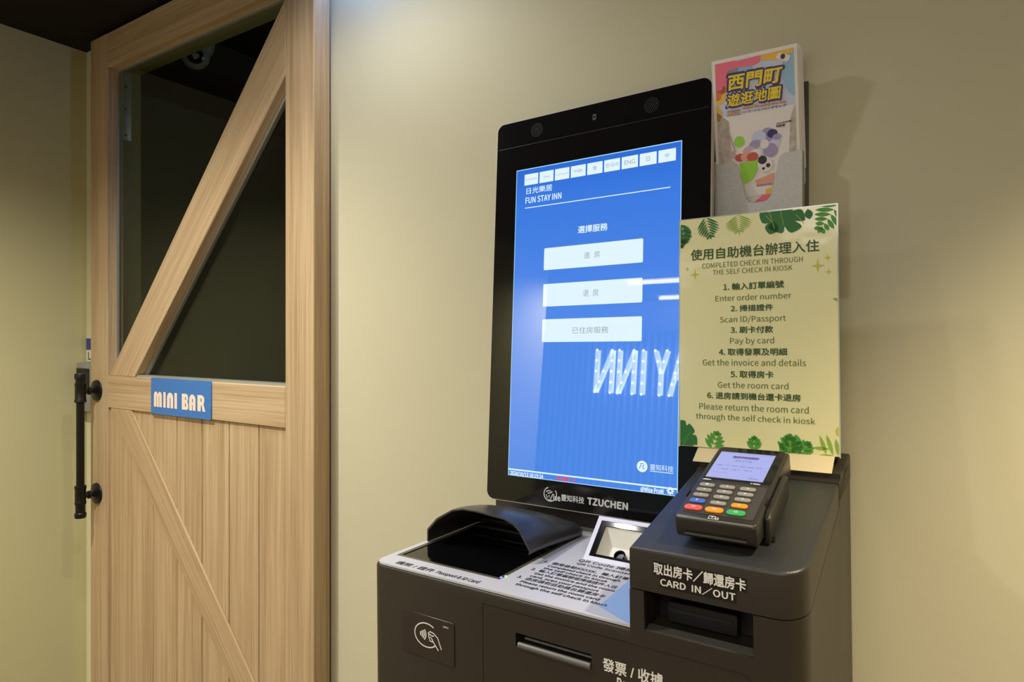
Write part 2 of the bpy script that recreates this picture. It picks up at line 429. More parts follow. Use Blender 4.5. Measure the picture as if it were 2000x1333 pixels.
# MINI BAR plaque
pm = MB().prism(rrect(-1.779, -1.5026, -.2050, -.1085, .002, 2), lambda p: (p[0], DY-.003, p[1]), lambda p: (p[0], DY-.0002, p[1]))
pq = pm.build('sign_plaque', mat('plaque_blue', (58, 118, 190), .45, noise=(260, .06)), bevel=.0005, seg=1, matrix=WMX)
tag(pq, 'small blue plaque reading MINI BAR on the middle rail of the wooden door', 'sign')
CREAM = mat('plaque_cream', (250, 224, 200), .6); PB = MATS['plaque_blue']
fn = lambda p: (p[0], DY-.0034, p[1])
fn2 = lambda p: (p[0], DY-.0037, p[1])
def arch(u0, u1, v0, v1, top=True, n=8):
    r = (u1-u0)/2; c = (u0+u1)/2
    return [(u0, v0), (u1, v0)]+[(c+r*math.cos(math.pi*k/n), v1-r+r*math.sin(math.pi*k/n)) for k in range(n+1)]
px0, px1, pz0, pz1 = -1.7635, -1.5265, -.1855, -.1445
uw = (px1-px0)
U = lambda t: px0+uw*t
H = pz1-pz0
def rect(u0, u1, v0, v1): return [(u0, v0), (u1, v0), (u1, v1), (u0, v1)]
LTR = [  # (cream outlines, blue cut-outs) of each fat letter
 ([arch(U(0), U(.083), pz0, pz1), arch(U(.0832), U(.165), pz0, pz1)], [rect(U(.053), U(.060), pz0, pz0+H*.72), rect(U(.105), U(.112), pz0, pz0+H*.72)]),
 ([rect(U(.195), U(.245), pz0, pz1)], []),
 ([arch(U(.270), U(.395), pz0, pz1)], [rect(U(.328), U(.342), pz0, pz0+H*.66)]),
 ([rect(U(.420), U(.470), pz0, pz1)], []),
 ([[(U(.565), pz0), (U(.66), pz0), (U(.685), pz0+H*.08), (U(.69), pz0+H*.28), (U(.68), pz0+H*.45), (U(.668), pz0+H*.52), (U(.68), pz0+H*.60), (U(.685), pz0+H*.78), (U(.672), pz0+H*.95), (U(.65), pz1), (U(.565), pz1)]], [rect(U(.628), U(.645), pz0+H*.62, pz0+H*.80), rect(U(.628), U(.645), pz0+H*.2, pz0+H*.42)]),
 ([arch(U(.705), U(.825), pz0, pz1)], [rect(U(.760), U(.772), pz0, pz0+H*.36), rect(U(.760), U(.776), pz0+H*.52, pz0+H*.72)]),
 ([[(U(.86), pz0), (U(.918), pz0), (U(.925), pz0+H*.38), (U(.938), pz0+H*.38), (U(.955), pz0), (U(1.005), pz0), (U(.972), pz0+H*.46), (U(.985), pz0+H*.62), (U(.985), pz0+H*.82), (U(.965), pz1-H*.05), (U(.94), pz1), (U(.86), pz1)]], [rect(U(.920), U(.938), pz0+H*.60, pz0+H*.80)])]
for cream, blue in LTR:
    lt = MB()
    for p in cream: lt.mi(0).face([fn(q) for q in p])
    for p in blue: lt.mi(1).face([fn2(q) for q in p])
    lt.build('letter', [CREAM, PB], pq, matrix=WMX)

# turret camera on the pantry ceiling
c = W.on(2, 1.10, 387, 104); cx_, cy_ = c[0], c[1]
sc_ = MB().lathe([(0, .20), (.058, .20), (.060, .10), (.058, .02), (.045, -.004), (0, -.004)], (cx_, cy_, 1.10), 'z', 24, cap=False)
scam = empty('security_camera', Matrix.Translation((cx_, cy_, EYE+1.30)))
tag(scam, 'white turret security camera seen through the glass of the wooden door', 'camera')
CW = mat('camera_white', (205, 196, 186), .4)
sc_.build('base', CW, scam, smooth=True, matrix=WMX)
ms = Matrix.Translation((cx_-.002, cy_-.01, 1.088+EYE))
s2 = MB().lathe([(0, -.052)]+[(.052*math.sin(a*math.pi/10), -.052*math.cos(a*math.pi/10)) for a in range(1, 10)]+[(0, .052)], (0, 0, 0), 'z', 20, cap=False)
s2.build('ball', CW, scam, smooth=True, matrix=ms)
dirv = (Vector((0, 0, 0))-Vector((cx_, cy_, 1.088))).normalized()
ml = Matrix.Translation((cx_-.002, cy_-.01, 1.088+EYE)) @ dirv.to_track_quat('Z', 'Y').to_matrix().to_4x4()
MB().lathe([(0, .03), (.030, .03), (.030, .055), (.024, .057), (.016, .050), (0, .050)], (0, 0, 0), 'z', 20, cap=False).build('lens', mat('lens_dark', (40, 38, 30), .2), scam, smooth=True, matrix=ml)

# ==================================================================== LOBBY BEHIND THE CAMERA (seen in the screen)
PAN = mat('ribbed_panel', (70, 84, 110), .35)
rp = empty('ribbed_screen', Matrix.Translation((-2.2, -3.12, 0)))
tag(rp, 'ribbed dark panel standing behind the lit letters', 'partition')
MB().box((-3.15, -3.16, -EYE), (-.9, -3.13, .62)).build('backing', PAN, rp, matrix=WMX)
RIB = mat('rib_light', (150, 160, 175), .3)
proto = None
for k in range(38):
    mtx = Matrix.Translation((-3.12+.06*k, -3.11, EYE))
    if proto is None:
        proto = MB().box((-.008, -.02, -EYE), (.008, .006, .62)).build('rib', RIB, rp, matrix=mtx)
    else:
        o = bpy.data.objects.new('rib', proto.data); COL.objects.link(o); o.matrix_world = mtx; o.parent = rp; o.matrix_parent_inverse = wm(rp).inverted()
# marquee letters with bulbs: reads  S T A Y  I N N  facing the kiosk
LET = {'S': [[(1, .85), (.5, 1), (0, .8), (.1, .58), (.9, .42), (1, .2), (.5, 0), (0, .15)]], 'T': [[(0, 1), (1, 1)], [(.5, 1), (.5, 0)]],
       'A': [[(0, 0), (.5, 1), (1, 0)], [(.22, .4), (.78, .4)]], 'Y': [[(0, 1), (.5, .5), (1, 1)], [(.5, .5), (.5, 0)]],
       'I': [[(.5, 0), (.5, 1)]], 'N': [[(0, 0), (0, 1), (1, 0), (1, 1)]]}
LM_ = mat('letter_glow', (190, 200, 220), .4, emit=(225, 235, 255), es=6)
BULB = mat('bulb_glow', (255, 240, 210), .3, emit=(255, 248, 225), es=16)
cur = -1.37
for ch, wd, gap in (('S', .13, .04), ('T', .13, .03), ('A', .16, .03), ('Y', .10, .085), ('I', .03, .065), ('N', .130, .065), ('N', .140, .0)):
    cur -= wd
    e = empty('marquee_letter', Matrix.Translation((cur+wd/2, -3.02, EYE+.09)))
    nm = {'S': 'letter S', 'T': 'letter T', 'A': 'letter A', 'Y': 'letter Y', 'I': 'letter I', 'N': 'letter N'}[ch]
    pos = {'S': 'first of the row', 'T': 'second of the row', 'A': 'third of the row', 'Y': 'fourth of the row', 'I': 'after the gap', 'N': 'after the I' if gap else 'last of the row'}[ch]
    tag(e, 'steel marquee %s with round bulbs, %s' % (nm, pos), 'letter', 'marquee letters facing the kiosk')
    mbL = MB(); bulbs = []
    H_ = .355
    P = lambda p: (cur+wd*(1-p[0]), .09+H_*p[1])
    for pl in LET[ch]:
        q = [P(p) for p in pl]
        for sa, sb_ in zip(q[:-1], q[1:]):
            stroke(mbL, [sa, sb_], .030, lambda p: (p[0], -3.0, p[1])); stroke(mbL, [sa, sb_], .030, lambda p: (p[0], -3.04, p[1]))
        for a, b in zip(q[:-1], q[1:]):
            L = math.dist(a, b); n = max(1, round(L/.085))
            for k in range(n+1):
                c = (a[0]+(b[0]-a[0])*k/n, a[1]+(b[1]-a[1])*k/n)
                if all(math.dist(c, d) > .04 for d in bulbs): bulbs.append(c)
    mbL.build('letter_face', LM_, e, matrix=WMX)
    for c in bulbs:
        MB().lathe([(0, .010), (.006, .008), (.0085, .003), (.006, -.003), (0, -.003)], (c[0], -3.0, c[1]), 'y', 10, cap=False).build('bulb', BULB, e, smooth=True, matrix=WMX)
    cur -= gap
# ceiling batten lamps and downlight housings
TUBE = mat('tube_glow', (255, 244, 225), .3, emit=(255, 246, 228), es=9)
for i, (xa, xb, yy) in enumerate(((-2.0, -.9, -2.46), (-2.0, -1.3, -3.05))):
    e = empty('tube_light', Matrix.Translation(((xa+xb)/2, yy, EYE+CEIL)))
    tag(e, ['long ceiling tube light nearer the kiosk', 'shorter ceiling tube light above the marquee letters'][i], 'ceiling light', 'tube lights in the lobby')
    MB().box((xa-.03, yy-.03, CEIL-.012), (xb+.03, yy+.03, CEIL)).build('housing', WHITE, e, matrix=WMX)
    MB().lathe([(.013, xa), (.013, xb)], (0, yy, CEIL-.03), 'x', 12).build('tube', TUBE, e, smooth=True, matrix=WMX)
for i, (xx, yy) in enumerate((LA, LB_, LC, LD, LE)):
    e = MB().lathe([(.045, 0), (.045, -.004), (.032, -.004), (.030, -.001)], (xx, yy, CEIL), 'z', 24, cap=False).build('downlight', WHITE, matrix=WMX)
    tag(e, ['recessed ceiling downlight a step out from the door', 'recessed ceiling downlight right in front of the door glass', 'recessed ceiling downlight right of the kiosk', 'recessed ceiling downlight near the end of the left wall', 'recessed ceiling downlight close to the wall beside the door'][i], 'ceiling light', 'downlights in the ceiling')

# ==================================================================== KIOSK
base = K.R @ np.array([-.394, .818, -1.345])
KB = KM.copy(); KB.translation = Vector((base[0], base[1], base[2]+EYE))
kiosk = empty('check_in_kiosk', KB)
tag(kiosk, 'black self check-in kiosk cabinet with large blue touch monitor and slanted card box', 'kiosk')
KL, KR, KF, KBK = -.6790, -.113, .650, .985
PZ = -.3063
MX0 = -.288            # left flank of the card module
vert = lambda a, b: abs(a.z-b.z) > .02 and abs(a.x-b.x) < 1e-5 and abs(a.y-b.y) < 1e-5
def cut(target, cutters):
    for cme in cutters:
        co = bpy.data.objects.new('cut', cme); COL.objects.link(co); co.matrix_world = KM
        md = target.modifiers.new('b', 'BOOLEAN'); md.object = co; md.operation = 'DIFFERENCE'; md.solver = 'EXACT'
    dg = bpy.context.evaluated_depsgraph_get()
    me = bpy.data.meshes.new_from_object(target.evaluated_get(dg), depsgraph=dg)
    for md in list(target.modifiers):
        bpy.data.objects.remove(md.object); target.modifiers.remove(md)
    target.data = me
def boxmesh(a, b):
    m = MB().box(a, b); me = bpy.data.meshes.new('c'); me.from_pydata(m.v, [], m.f); return me
# cabinet (one shell: low part under the plate, column of the card module, rear rise)
yz = [(KF, -1.345), (KF, -.2662), (.68, -.2612), (.8765, -.2052), (.8765, -.1757), (.890, -.1735), (.890, -.167), (KBK, -.167), (KBK, -1.345)]
shell = MB().prism(yz, lambda p: (MX0, p[0], p[1]), lambda p: (KR, p[0], p[1]))
right = shell.build('cabinet_column', BODY, kiosk, matrix=KM, edges=[(lambda a, b: vert(a, b) and a.y < KF+.01 and a.x > KR-.001, .028, 7), (lambda a, b: vert(a, b) and a.y > KBK-.01 and a.x > KR-.001, .006, 3)])
left = MB().box((KL, KF, -1.345), (MX0, KBK-.03, -.3093)).build('cabinet', BODY, kiosk, matrix=KM,
       edges=[(lambda a, b: vert(a, b) and a.y < KF+.01 and a.x < KL+.001, .017, 7), (lambda a, b: abs(a.z-b.z) < 1e-5 and a.z > -.32 and a.y < KF+.018 and b.y < KF+.018 and a.x < MX0-.001 or (abs(a.z-b.z) < 1e-5 and a.z > -.32 and a.y < KF+.001 and b.y < KF+.001), .0032, 3)])
# slot recesses
sx0, sx1, sz0, sz1 = -.436, -.3345, -.3655, -.3490
cut(left, [boxmesh((sx0, KF-.01, sz0), (sx1, KF+.022, sz1)), boxmesh((-.4850, KF-.01, -.3255), (-.4842, KF+.001, -1.30)), boxmesh((-.4850, KF-.01, -.3255), (MX0-.002, KF+.001, -.3247))])
cut(right, [boxmesh((-.272, KF-.01, -.3075), (-.160, KF+.050, -.2640))])
# panel groove continuing on the column
gr = MB().box((MX0-.003, KF-.0002, -.3255), (-.172, KF+.0005, -.3247))
arc = [(-.172+.010*math.sin(R_(a)), -.3351+.010*math.cos(R_(a))) for a in range(0, 91, 15)]
stroke(gr, arc+[(-.162, -1.3)], .0009, lambda p: (p[0], KF-.0002, p[1]))
gr.build('panel_groove', DARK, kiosk, matrix=KM)
# recess interior of the card slot
ri = MB().box((-.2715, KF+.045, -.3065), (-.1605, KF+.0498, -.2645))
ri.build('recess_back', DARK, kiosk, matrix=KM)
sl = MB().prism([(KF+.002, -.3078), (KF+.013, -.3035), (KF+.014, -.3078)], lambda p: (-.2716, p[0], p[1]), lambda p: (-.1604, p[0], p[1]))
sl.build('recess_sill', mat('sill_plastic', (70, 68, 64), .35), kiosk, bevel=.0006, seg=1, matrix=KM)
cs = MB().prism(rrect(-.2570, -.1830, -.3045, -.2830, .002, 3), lambda p: (p[0], KF+.030, p[1]), lambda p: (p[0], KF+.046, p[1]))
cs = cs.build('card_slot', DARK, kiosk, bevel=.0006, seg=1, matrix=KM)
MB().box((-.252, KF+.0285, -.2925), (-.188, KF+.0302, -.2895)).box((-.252, KF+.0285, -.3020), (-.188, KF+.0302, -.3010)).build('slot_lip', mat('slot_lip_grey', (38, 36, 33), .35), cs, matrix=KM)
# receipt slot roller
MB().box((sx0, KF+.020, sz0), (sx1, KF+.0219, sz1)).build('receipt_slot', DARK, kiosk, matrix=KM)
rm = MB().lathe([(.0014, sx0+.010), (.0014, sx1-.001)], (0, KF+.0060, -.3555), 'x', 12).lathe([(.0038, sx0+.004), (.0038, sx1-.0015)], (0, KF+.0008, -.3630), 'x', 14)
rm.build('paper_roller', mat('roller_grey', (92, 90, 86), .35), kiosk, smooth=True, matrix=KM)
# module cap (slanted top)
yz = [(KF, -.2648), (KF, -.2205), (.8755, -.1757), (.8755, -.2038), (.68, -.2598)]
cap = MB().prism(yz, lambda p: (MX0+.0004, p[0], p[1]), lambda p: (KR, p[0], p[1])).build('card_module_cap', TOPM, kiosk, matrix=KM,
     edges=[(lambda a, b: vert(a, b) and a.y < KF+.01 and a.x > KR-.001, .028, 8),
            (lambda a, b: a.z > -.2215 and b.z > -.2215, .0035, 3)])
me = cap.data; me.materials.append(BODY)
for p in me.polygons:
    if p.normal.z < .5: p.material_index = 1
# raised rims round the sign ledge
rim = MB().prism([(.8768, -.1772), (.9765, -.1545), (KBK, -.158), (KBK, -.190), (.8765, -.200)], lambda p: (-.1245, p[0], p[1]), lambda p: (KR, p[0], p[1]))
rim.build('rear_rim', BODY, kiosk, matrix=KM, bevel=.0012)
MB().box((MX0, .968, -.167), (-.124, KBK, -.1575)).build('rear_rim', BODY, kiosk, bevel=.002, matrix=KM)
# rear bracket behind the monitor foot
MB().box((KL-.002, .955, -.3095), (MX0, KBK, -.12)).build('rear_panel', mat('bracket_black', (58, 54, 50), .45), kiosk, bevel=.001, matrix=KM)

# ---- counter plate with the scanner bed left open
bx0, bx1, by0, by1 = -.6665, -.4840, .6865, .915
po = rrect(KL+.0035, MX0, KF+.0022, .955, .006, 3)
pl = MB()
zt, zb = PZ, PZ-.0028
pl.box((KL+.0035, KF+.0022, zb), (MX0, by0, zt)).box((KL+.0035, by0, zb), (bx0, .955, zt)).box((bx1, by0, zb), (MX0, .955, zt)).box((bx0, by1, zb), (bx1, .955, zt))
plate = pl.build('counter_plate', PLATE, kiosk, matrix=KM, edges=[(lambda a, b: abs(a.z-b.z) > .002 and abs(a.x-b.x) < 1e-5 and abs(a.y-b.y) < 1e-5 and a.x < KL+.004 and a.y < KF+.003, .0155, 7)])
tag(plate, 'pale grey counter plate with black printing')
MB().box((KL+.0020, KF+.0012, zb-.0008), (MX0, .955, zb)).build('plate_seam', DARK, kiosk, matrix=KM, edges=[(lambda a, b: abs(a.z-b.z) > .0005 and abs(a.x-b.x) < 1e-5 and abs(a.y-b.y) < 1e-5 and a.x < KL+.004 and a.y < KF+.003, .0162, 7)])
# passport scanner
fr_ = MB()
for a, b in (((bx0, by0), (bx1, by0+.006)), ((bx0, by1-.006), (bx1, by1)), ((bx0, by0+.006), (bx0+.006, by1-.006)), ((bx1-.006, by0+.006), (bx1, by1-.006))):
    fr_.box((a[0], a[1], PZ-.003), (b[0], b[1], PZ-.0002))
scn = fr_.build('passport_scanner', mat('scanner_frame', (84, 78, 66), .3, spec=.6), kiosk, matrix=KM)
tag(scn, 'black passport scanner with glass bed and arched hood')
MB().box((bx0+.006, by0+.006, PZ-.003), (bx1-.006, by1-.006, PZ-.0012)).build('glass_bed', mat('bed_glass', (10, 10, 11), .04, spec=.6), scn, matrix=KM)
# hood: cross-sections from mouth to back
def sect(y, pts): return [(x, y, z) for x, z in pts]
mouth = [(-.6700, -.3055), (-.6695, -.2865), (-.6500, -.2670), (-.6205, -.2505), (-.6000, -.2460), (-.5750, -.2458), (-.5500, -.2475), (-.5250, -.2495), (-.5100, -.2540), (-.4985, -.2625), (-.4905, -.2750), (-.4818, -.2875), (-.4830, -.2925)]
back = [(-.6700, -.3055), (-.6690, -.2975), (-.6550, -.2880), (-.6300, -.2820), (-.6050, -.2795), (-.5780, -.2785), (-.5500, -.2790), (-.5270, -.2805), (-.5100, -.2835), (-.4955, -.2850), (-.4850, -.2885), (-.4788, -.2950), (-.4800, -.3040)]
ys = [(.757, 0), (.775, .0), (.80, .10), (.83, .30), (.86, .55), (.885, .78), (.905, 1.0)]
def ring(y, t, off=0):
    out = []
    for (a, b), (c, d) in zip(mouth, back):
        x = a+(c-a)*t; z = b+(d-b)*t
        if off:
            cxm = -.577; czm = -.3055
            x = cxm+(x-cxm)*(1-off/.093); z = max(czm, z-off) if z > czm+.001 else czm
        out.append((x, y, z))
    return out
hm = MB(); n = len(mouth)
vs = []; fs = []
outer = [ring(y, t) for y, t in ys]; inner = [ring(y, t, .0022) for y, t in ys]
for r in outer: vs += r
oi = len(vs)
for r in inner[:-1]: vs += r
for j in range(len(ys)-1):
    for i in range(n-1): fs.append((j*n+i, j*n+i+1, (j+1)*n+i+1, (j+1)*n+i))
for j in range(len(ys)-2):
    for i in range(n-1): fs.append((oi+j*n+i, oi+(j+1)*n+i, oi+(j+1)*n+i+1, oi+j*n+i+1))
for i in range(n-1): fs.append((i, oi+i, oi+i+1, i+1))       # mouth edge
fs.append(tuple((len(ys)-1)*n+i for i in range(n)))           # back wall
fs.append(tuple(oi+(len(ys)-2)*n+i for i in reversed(range(n))))
hm.add(vs, fs)
hood = hm.build('scanner_hood', HOODM, scn, matrix=KM, smooth=True)
hood.data.set_sharp_from_angle(angle=R_(50))
rl = MB()
for zz, yy, xe in ((-.2815, .862, -.545), (-.290, .856, -.525), (-.301, .850, -.50)): rl.box((-.65, yy, zz), (xe, yy+.010, zz+.0022))
rl.build('inner_ledge', mat('ledge_dark', (46, 44, 40), .4), scn, matrix=KM)
for c, col in (((-.4870, .6935), (90, 80, 255)), ((-.4840, .7000), (60, 230, 90))):
    MB().lathe([(.0017, 0), (.0012, .0012)], (c[0], c[1], PZ-.0002), 'z', 10).build('indicator_light', mat('led%d' % col[0], col, .3, emit=col, es=5), scn, matrix=KM)
# plate printing
pt = MB(); pf = lambda p: (p[0], p[1], PZ+.0003)
text(pt, '護照 / 證件', -.6430, -.5760, .6585, .6700, pf, .01)
text(pt, 'Passport & ID Card', -.5700, -.5005, .6600, .6690, pf, .012, base=True)
text(pt, 'QR Code 掃描', -.4330, -.3500, .8010, .8120, pf, .008)
text(pt, 'QR Code Scanner', -.4290, -.3500, .7905, .7975, pf, .012, base=True)
rows = [('1.', '使用自助KIOSK、輸入訂單', 0, 'Completed check in through'), ('', '', 0, 'the self check in kiosk'),
        ('2.', '輸入訂單編號或掃描證件入住', 0, 'Get the invoice and the room'), ('', '', 0, 'card, scan your passport'),
        ('3.', '退房請到自助機台歸還房卡', 0, 'Please return the room card'), ('', '', 0, 'through the self check in kiosk')]
yy = .7800
for num, zh, _, en in rows:
    if num:
        text(pt, num, -.4700, -.4640, yy-.0075, yy, pf, .02)
        text(pt, zh, -.4580, -.3450, yy-.0088, yy+.0008, pf, .012); yy -= .0125
    text(pt, en, -.4580, -.4580+.0041*len(en), yy-.0065, yy, pf, .018, base=True); yy -= .0108
pt.build('printed_text', INK, plate, matrix=KM)
MB().face([pf(p) for p in ((-.339, .6790), (-.2885, .6530), (-.2885, .7900), (-.3440, .7900))]).build('blue_reflection', mat('plate_reflection_blue', (150, 182, 226), .35), plate, matrix=KM)  # the blue screen's reflection, painted as a flat patch on the plate

# ---- QR reader: tilted frame with white tray
ang = math.atan2(.0483, .053)
QM = KM @ Matrix.Translation((-.4315, .8155, PZ)) @ Matrix.Rotation(ang, 4, 'X')
Lq = .0715; Wq = .088
qr = MB()
wf = .0065
for a, b in (((0, 0), (Wq, wf)), ((0, Lq-wf), (Wq, Lq)), ((0, wf), (wf, Lq-wf)), ((Wq-wf, wf), (Wq, Lq-wf))): qr.box((a[0], a[1], -.004), (b[0], b[1], 0))
qro = qr.build('qr_reader', mat('reader_frame', (206, 206, 226), .35), kiosk, matrix=QM)
tag(qro, 'tilted code reader with white tray, black border and round lens')
q2 = MB(); w2 = wf+.0075
for a, b in (((wf, wf), (Wq-wf, w2-.003)), ((wf, Lq-w2), (Wq-wf, Lq-wf)), ((wf, w2-.003), (w2+.001, Lq-w2)), ((Wq-w2, w2-.003), (Wq-wf, Lq-w2))): q2.box((a[0], a[1], -.004), (b[0], b[1], -.0006))
q2.build('border', GLASSB, qro, matrix=QM)
TR = mat('tray_white', (228, 226, 214), .45)
ix0, ix1, iy0, iy1 = w2+.001, Wq-w2, w2-.003, Lq-w2
q3 = MB(); dpt = -.018; jx0, jx1, jy0, jy1 = ix0+.010, ix1-.010, iy0+.004, iy1-.022
top = [(ix0, iy0, -.003), (ix1, iy0, -.003), (ix1, iy1, -.003), (ix0, iy1, -.003)]
bot = [(jx0, jy0, dpt), (jx1, jy0, dpt), (jx1, jy1, dpt), (jx0, jy1, dpt)]
q3.add(top+bot, [(0, 1, 5, 4), (1, 2, 6, 5), (2, 3, 7, 6), (3, 0, 4, 7), (4, 5, 6, 7)])
q3.build('tray', TR, qro, matrix=QM)
MB().lathe([(.0085, -.022), (.0085, -.008), (.0068, -.007), (.0055, -.011), (0, -.011)], (.047, iy0+.008, 0), 'z', 24, cap=False).build('lens', mat('lens_black', (14, 14, 15), .12), qro, smooth=True, matrix=QM)
hs = MB().prism([(0, 0), (Lq*math.cos(ang), Lq*math.sin(ang)), (Lq*math.cos(ang), 0)], lambda p: (-.4312, .8160+p[0], PZ+p[1]-.0022), lambda p: (-.4318+Wq, .8160+p[0], PZ+p[1]-.0022))
# side cheeks only, so that the tray stays open
ck = MB()
for xx in (-.4313, -.4313+Wq-.001):
    ck.prism([(0.001, 0), (Lq*math.cos(ang), Lq*math.sin(ang)-.0045), (Lq*math.cos(ang), 0)], lambda p: (xx, .8170+p[0], PZ+p[1]), lambda p: (xx+.001, .8170+p[0], PZ+p[1]))
ck.box((-.4313, .8155+Lq*math.cos(ang)-.001, PZ), (-.4313+Wq, .8155+Lq*math.cos(ang)+.001, PZ+Lq*math.sin(ang)-.003))
ck.build('housing', MATS['bracket_black'], qro, matrix=KM)

# ---- contactless sticker
st = MB().prism(rrect(-.6205, -.5300, -.4165, -.3602, .002, 3), lambda p: (p[0], KF-.0012, p[1]), lambda p: (p[0], KF, p[1]))
sto = st.build('contactless_sticker', mat('sticker_black', (48, 38, 34), .22, spec=.6), kiosk, bevel=.0004, seg=1, matrix=KM)
tag(sto, 'glossy dark sticker with white contactless payment symbol')
sy = MB(); sf = lambda p: (p[0], KF-.0015, p[1])
cu, cv = -.5765, -.3858
ov = [(cu+.0205*math.cos(R_(a)), cv+.0155*math.sin(R_(a))) for a in range(52, 318, 8)]
stroke(sy, ov, .0016, sf)
for k, r in enumerate((.0045, .0075, .0105, .0135)):
    stroke(sy, [(cu-.0175+.003+r*math.cos(R_(a)), cv+.0005+(r*.85)*math.sin(R_(a))) for a in range(-38, 39, 8)], .0018, sf)
hand = [[(cu+.0205, cv-.0155), (cu+.012, cv-.0065), (cu+.006, cv-.0060), (cu+.0045, cv-.002), (cu+.0035, cv+.004), (cu+.0065, cv+.0062), (cu+.0125, cv+.0050), (cu+.0195, cv+.0005), (cu+.0255, cv-.0130)],
        [(cu+.0065, cv-.0005), (cu+.0095, cv-.0030), (cu+.0120, cv-.0065)], [(cu+.0050, cv+.0030), (cu+.0100, cv+.0010), (cu+.0130, cv+.0020)]]
for p in hand: stroke(sy, p, .0015, sf)
text(sy, 'NFC', -.5475, -.5390, -.3690, -.3668, sf, .02)
sy.build('symbol', WHITE, sto, matrix=KM)
# ---- cabinet lettering
ct = MB(); cf = lambda p: (p[0], KF-.00015, p[1])
text(ct, '發票 / 收據', -.3205, -.2515, -.3625, -.3485, cf, .02)
text(ct, 'Receipt', -.3035, -.2700, -.3755, -.3655, cf, .02, base=True)
ct.build('printed_text', WHITE, kiosk, matrix=KM)
lb = MB().box((-.2612, KF-.0004, -.2455), (-.1655, KF, -.2318)).box((-.2540, KF-.0004, -.2580), (-.1755, KF, -.2457))
lbo = lb.build('label_strip', mat('label_tape', (24, 22, 20), .3), kiosk, matrix=KM)
tl = MB(); lf = lambda p: (p[0], KF-.0005, p[1])
text(tl, '取出房卡／歸還房卡', -.2602, -.1665, -.2448, -.2328, lf, .028)
text(tl, 'CARD  IN／OUT', -.2530, -.1765, -.2562, -.2477, lf, .014)
tl.build('printed_text', WHITE, lbo, matrix=KM)

# ---- monitor
k = SM
BX, BZ0, BZ1 = .173*k, -.2768*k, .3178*k
mo = MB().prism(rrect(-BX, BX, BZ0, BZ1, .0135, 8), lambda p: (p[0], 0, p[1]), lambda p: (p[0], .004, p[1]))
mon = mo.build('monitor', BEZ, kiosk, matrix=MM, smooth=True)
tag(mon, 'portrait touch monitor with blue screen and glossy black border')
e_ = .0016
MB().prism(rrect(-BX-e_, BX+e_, BZ0-e_, BZ1+e_, .0148, 8), lambda p: (p[0], .0012, p[1]), lambda p: (p[0], .012, p[1])).build('silver_rim', RIM, mon, matrix=MM, smooth=True)
MB().prism(rrect(-BX+.002, BX-.002, BZ0+.003, BZ1-.003, .013, 6), lambda p: (p[0], .012, p[1]), lambda p: (p[0], .033, p[1])).build('rear_case', DARK, mon, matrix=MM, smooth=True)
def Mp(x, y): q = M.on(1, 0, x, y); return q[0], q[2]
def px_text(mb, fnp, body, left, right, top, bottom, fn, base=False, bold=.0):
    "left/right: x of the word's ends; top/bottom: y at its left end"
    u0, v0 = fnp(left, bottom); _, v1 = fnp(left, top)
    # right end on the same baseline
    lo, hi = u0, u0+1.0
    a = fnp(right, bottom)
    # iterate along the baseline direction so that v stays v0
    yb = bottom
    for _i in range(12):
        u1, vv = fnp(right, yb); u2, v2 = fnp(right, yb+1)
        yb -= (vv-v0)/(v2-vv)
    u1, _v = fnp(right, yb)
    text(mb, body, u0, u1, v0, v1, fn, bold, base)
def emat(name, rgb, s=1.0): return mat(name, (4, 5, 6), .015, spec=.5, emit=rgb, es=s)
# the lit picture: blue with a slightly deeper head
sb = bpy.data.materials.new('screen_blue'); sb.use_nodes = True; MATS['screen_blue'] = sb
nt = sb.node_tree; p = nt.nodes['Principled BSDF']; p.inputs['Base Color'].default_value = (.01, .012, .02, 1); p.inputs['Roughness'].default_value = .015; p.inputs['Specular IOR Level'].default_value = 1.0
tc = nt.nodes.new('ShaderNodeTexCoord'); sx = nt.nodes.new('ShaderNodeSeparateXYZ'); nt.links.new(tc.outputs['Object'], sx.inputs[0])
mr = nt.nodes.new('ShaderNodeMapRange'); mr.inputs[1].default_value = -.27; mr.inputs[2].default_value = .27; nt.links.new(sx.outputs['Z'], mr.inputs[0])
rp_ = nt.nodes.new('ShaderNodeValToRGB'); nt.links.new(mr.outputs[0], rp_.inputs[0])
e = rp_.color_ramp.elements; e[0].position = 0; e[0].color = srgb(66, 124, 212); e[1].position = 1; e[1].color = srgb(36, 96, 196)
q = e.new(.88); q.color = srgb(52, 112, 208); q = e.new(.5); q.color = srgb(72, 126, 216)
nt.links.new(rp_.outputs[0], p.inputs['Emission Color']); p.inputs['Emission Strength'].default_value = 1.16
SX0, SX1, SZ0, SZ1 = -.134*k, .134*k, -.238*k, .238*k
scr = MB().face([(SX0, -.0002, SZ0), (SX1, -.0002, SZ0), (SX1, -.0002, SZ1), (SX0, -.0002, SZ1)]).build('touch_screen', sb, mon, matrix=MM)
EW = emat('screen_white', (226, 246, 255), 1.0); EG = emat('screen_grey', (150, 165, 172), 1.0); ER = emat('screen_red', (225, 70, 90), 1.0); ELINE = emat('screen_line', (170, 222, 255), 1.0)
ui = MB(); uf = lambda p: (p[0], -.0005, p[1]); uf2 = lambda p: (p[0], -.0008, p[1])
zbar = Mp(994.7, 915.8)[1]
ui.mi(1); t_ = .0011
for a in (((SX0, SZ1-t_*1.3), (SX1, SZ1)), ((SX0, SZ0), (SX0+t_, SZ1)), ((SX1-t_, SZ0), (SX1, SZ1)), ((SX0, SZ0), (SX1, SZ0+t_))):
    ui.face([uf(q) for q in rect(a[0][0], a[1][0], a[0][1], a[1][1])])
ui.mi(0)
ui.face([uf(q) for q in rect(SX0, SX1, zbar-.0016, zbar+.0008)])
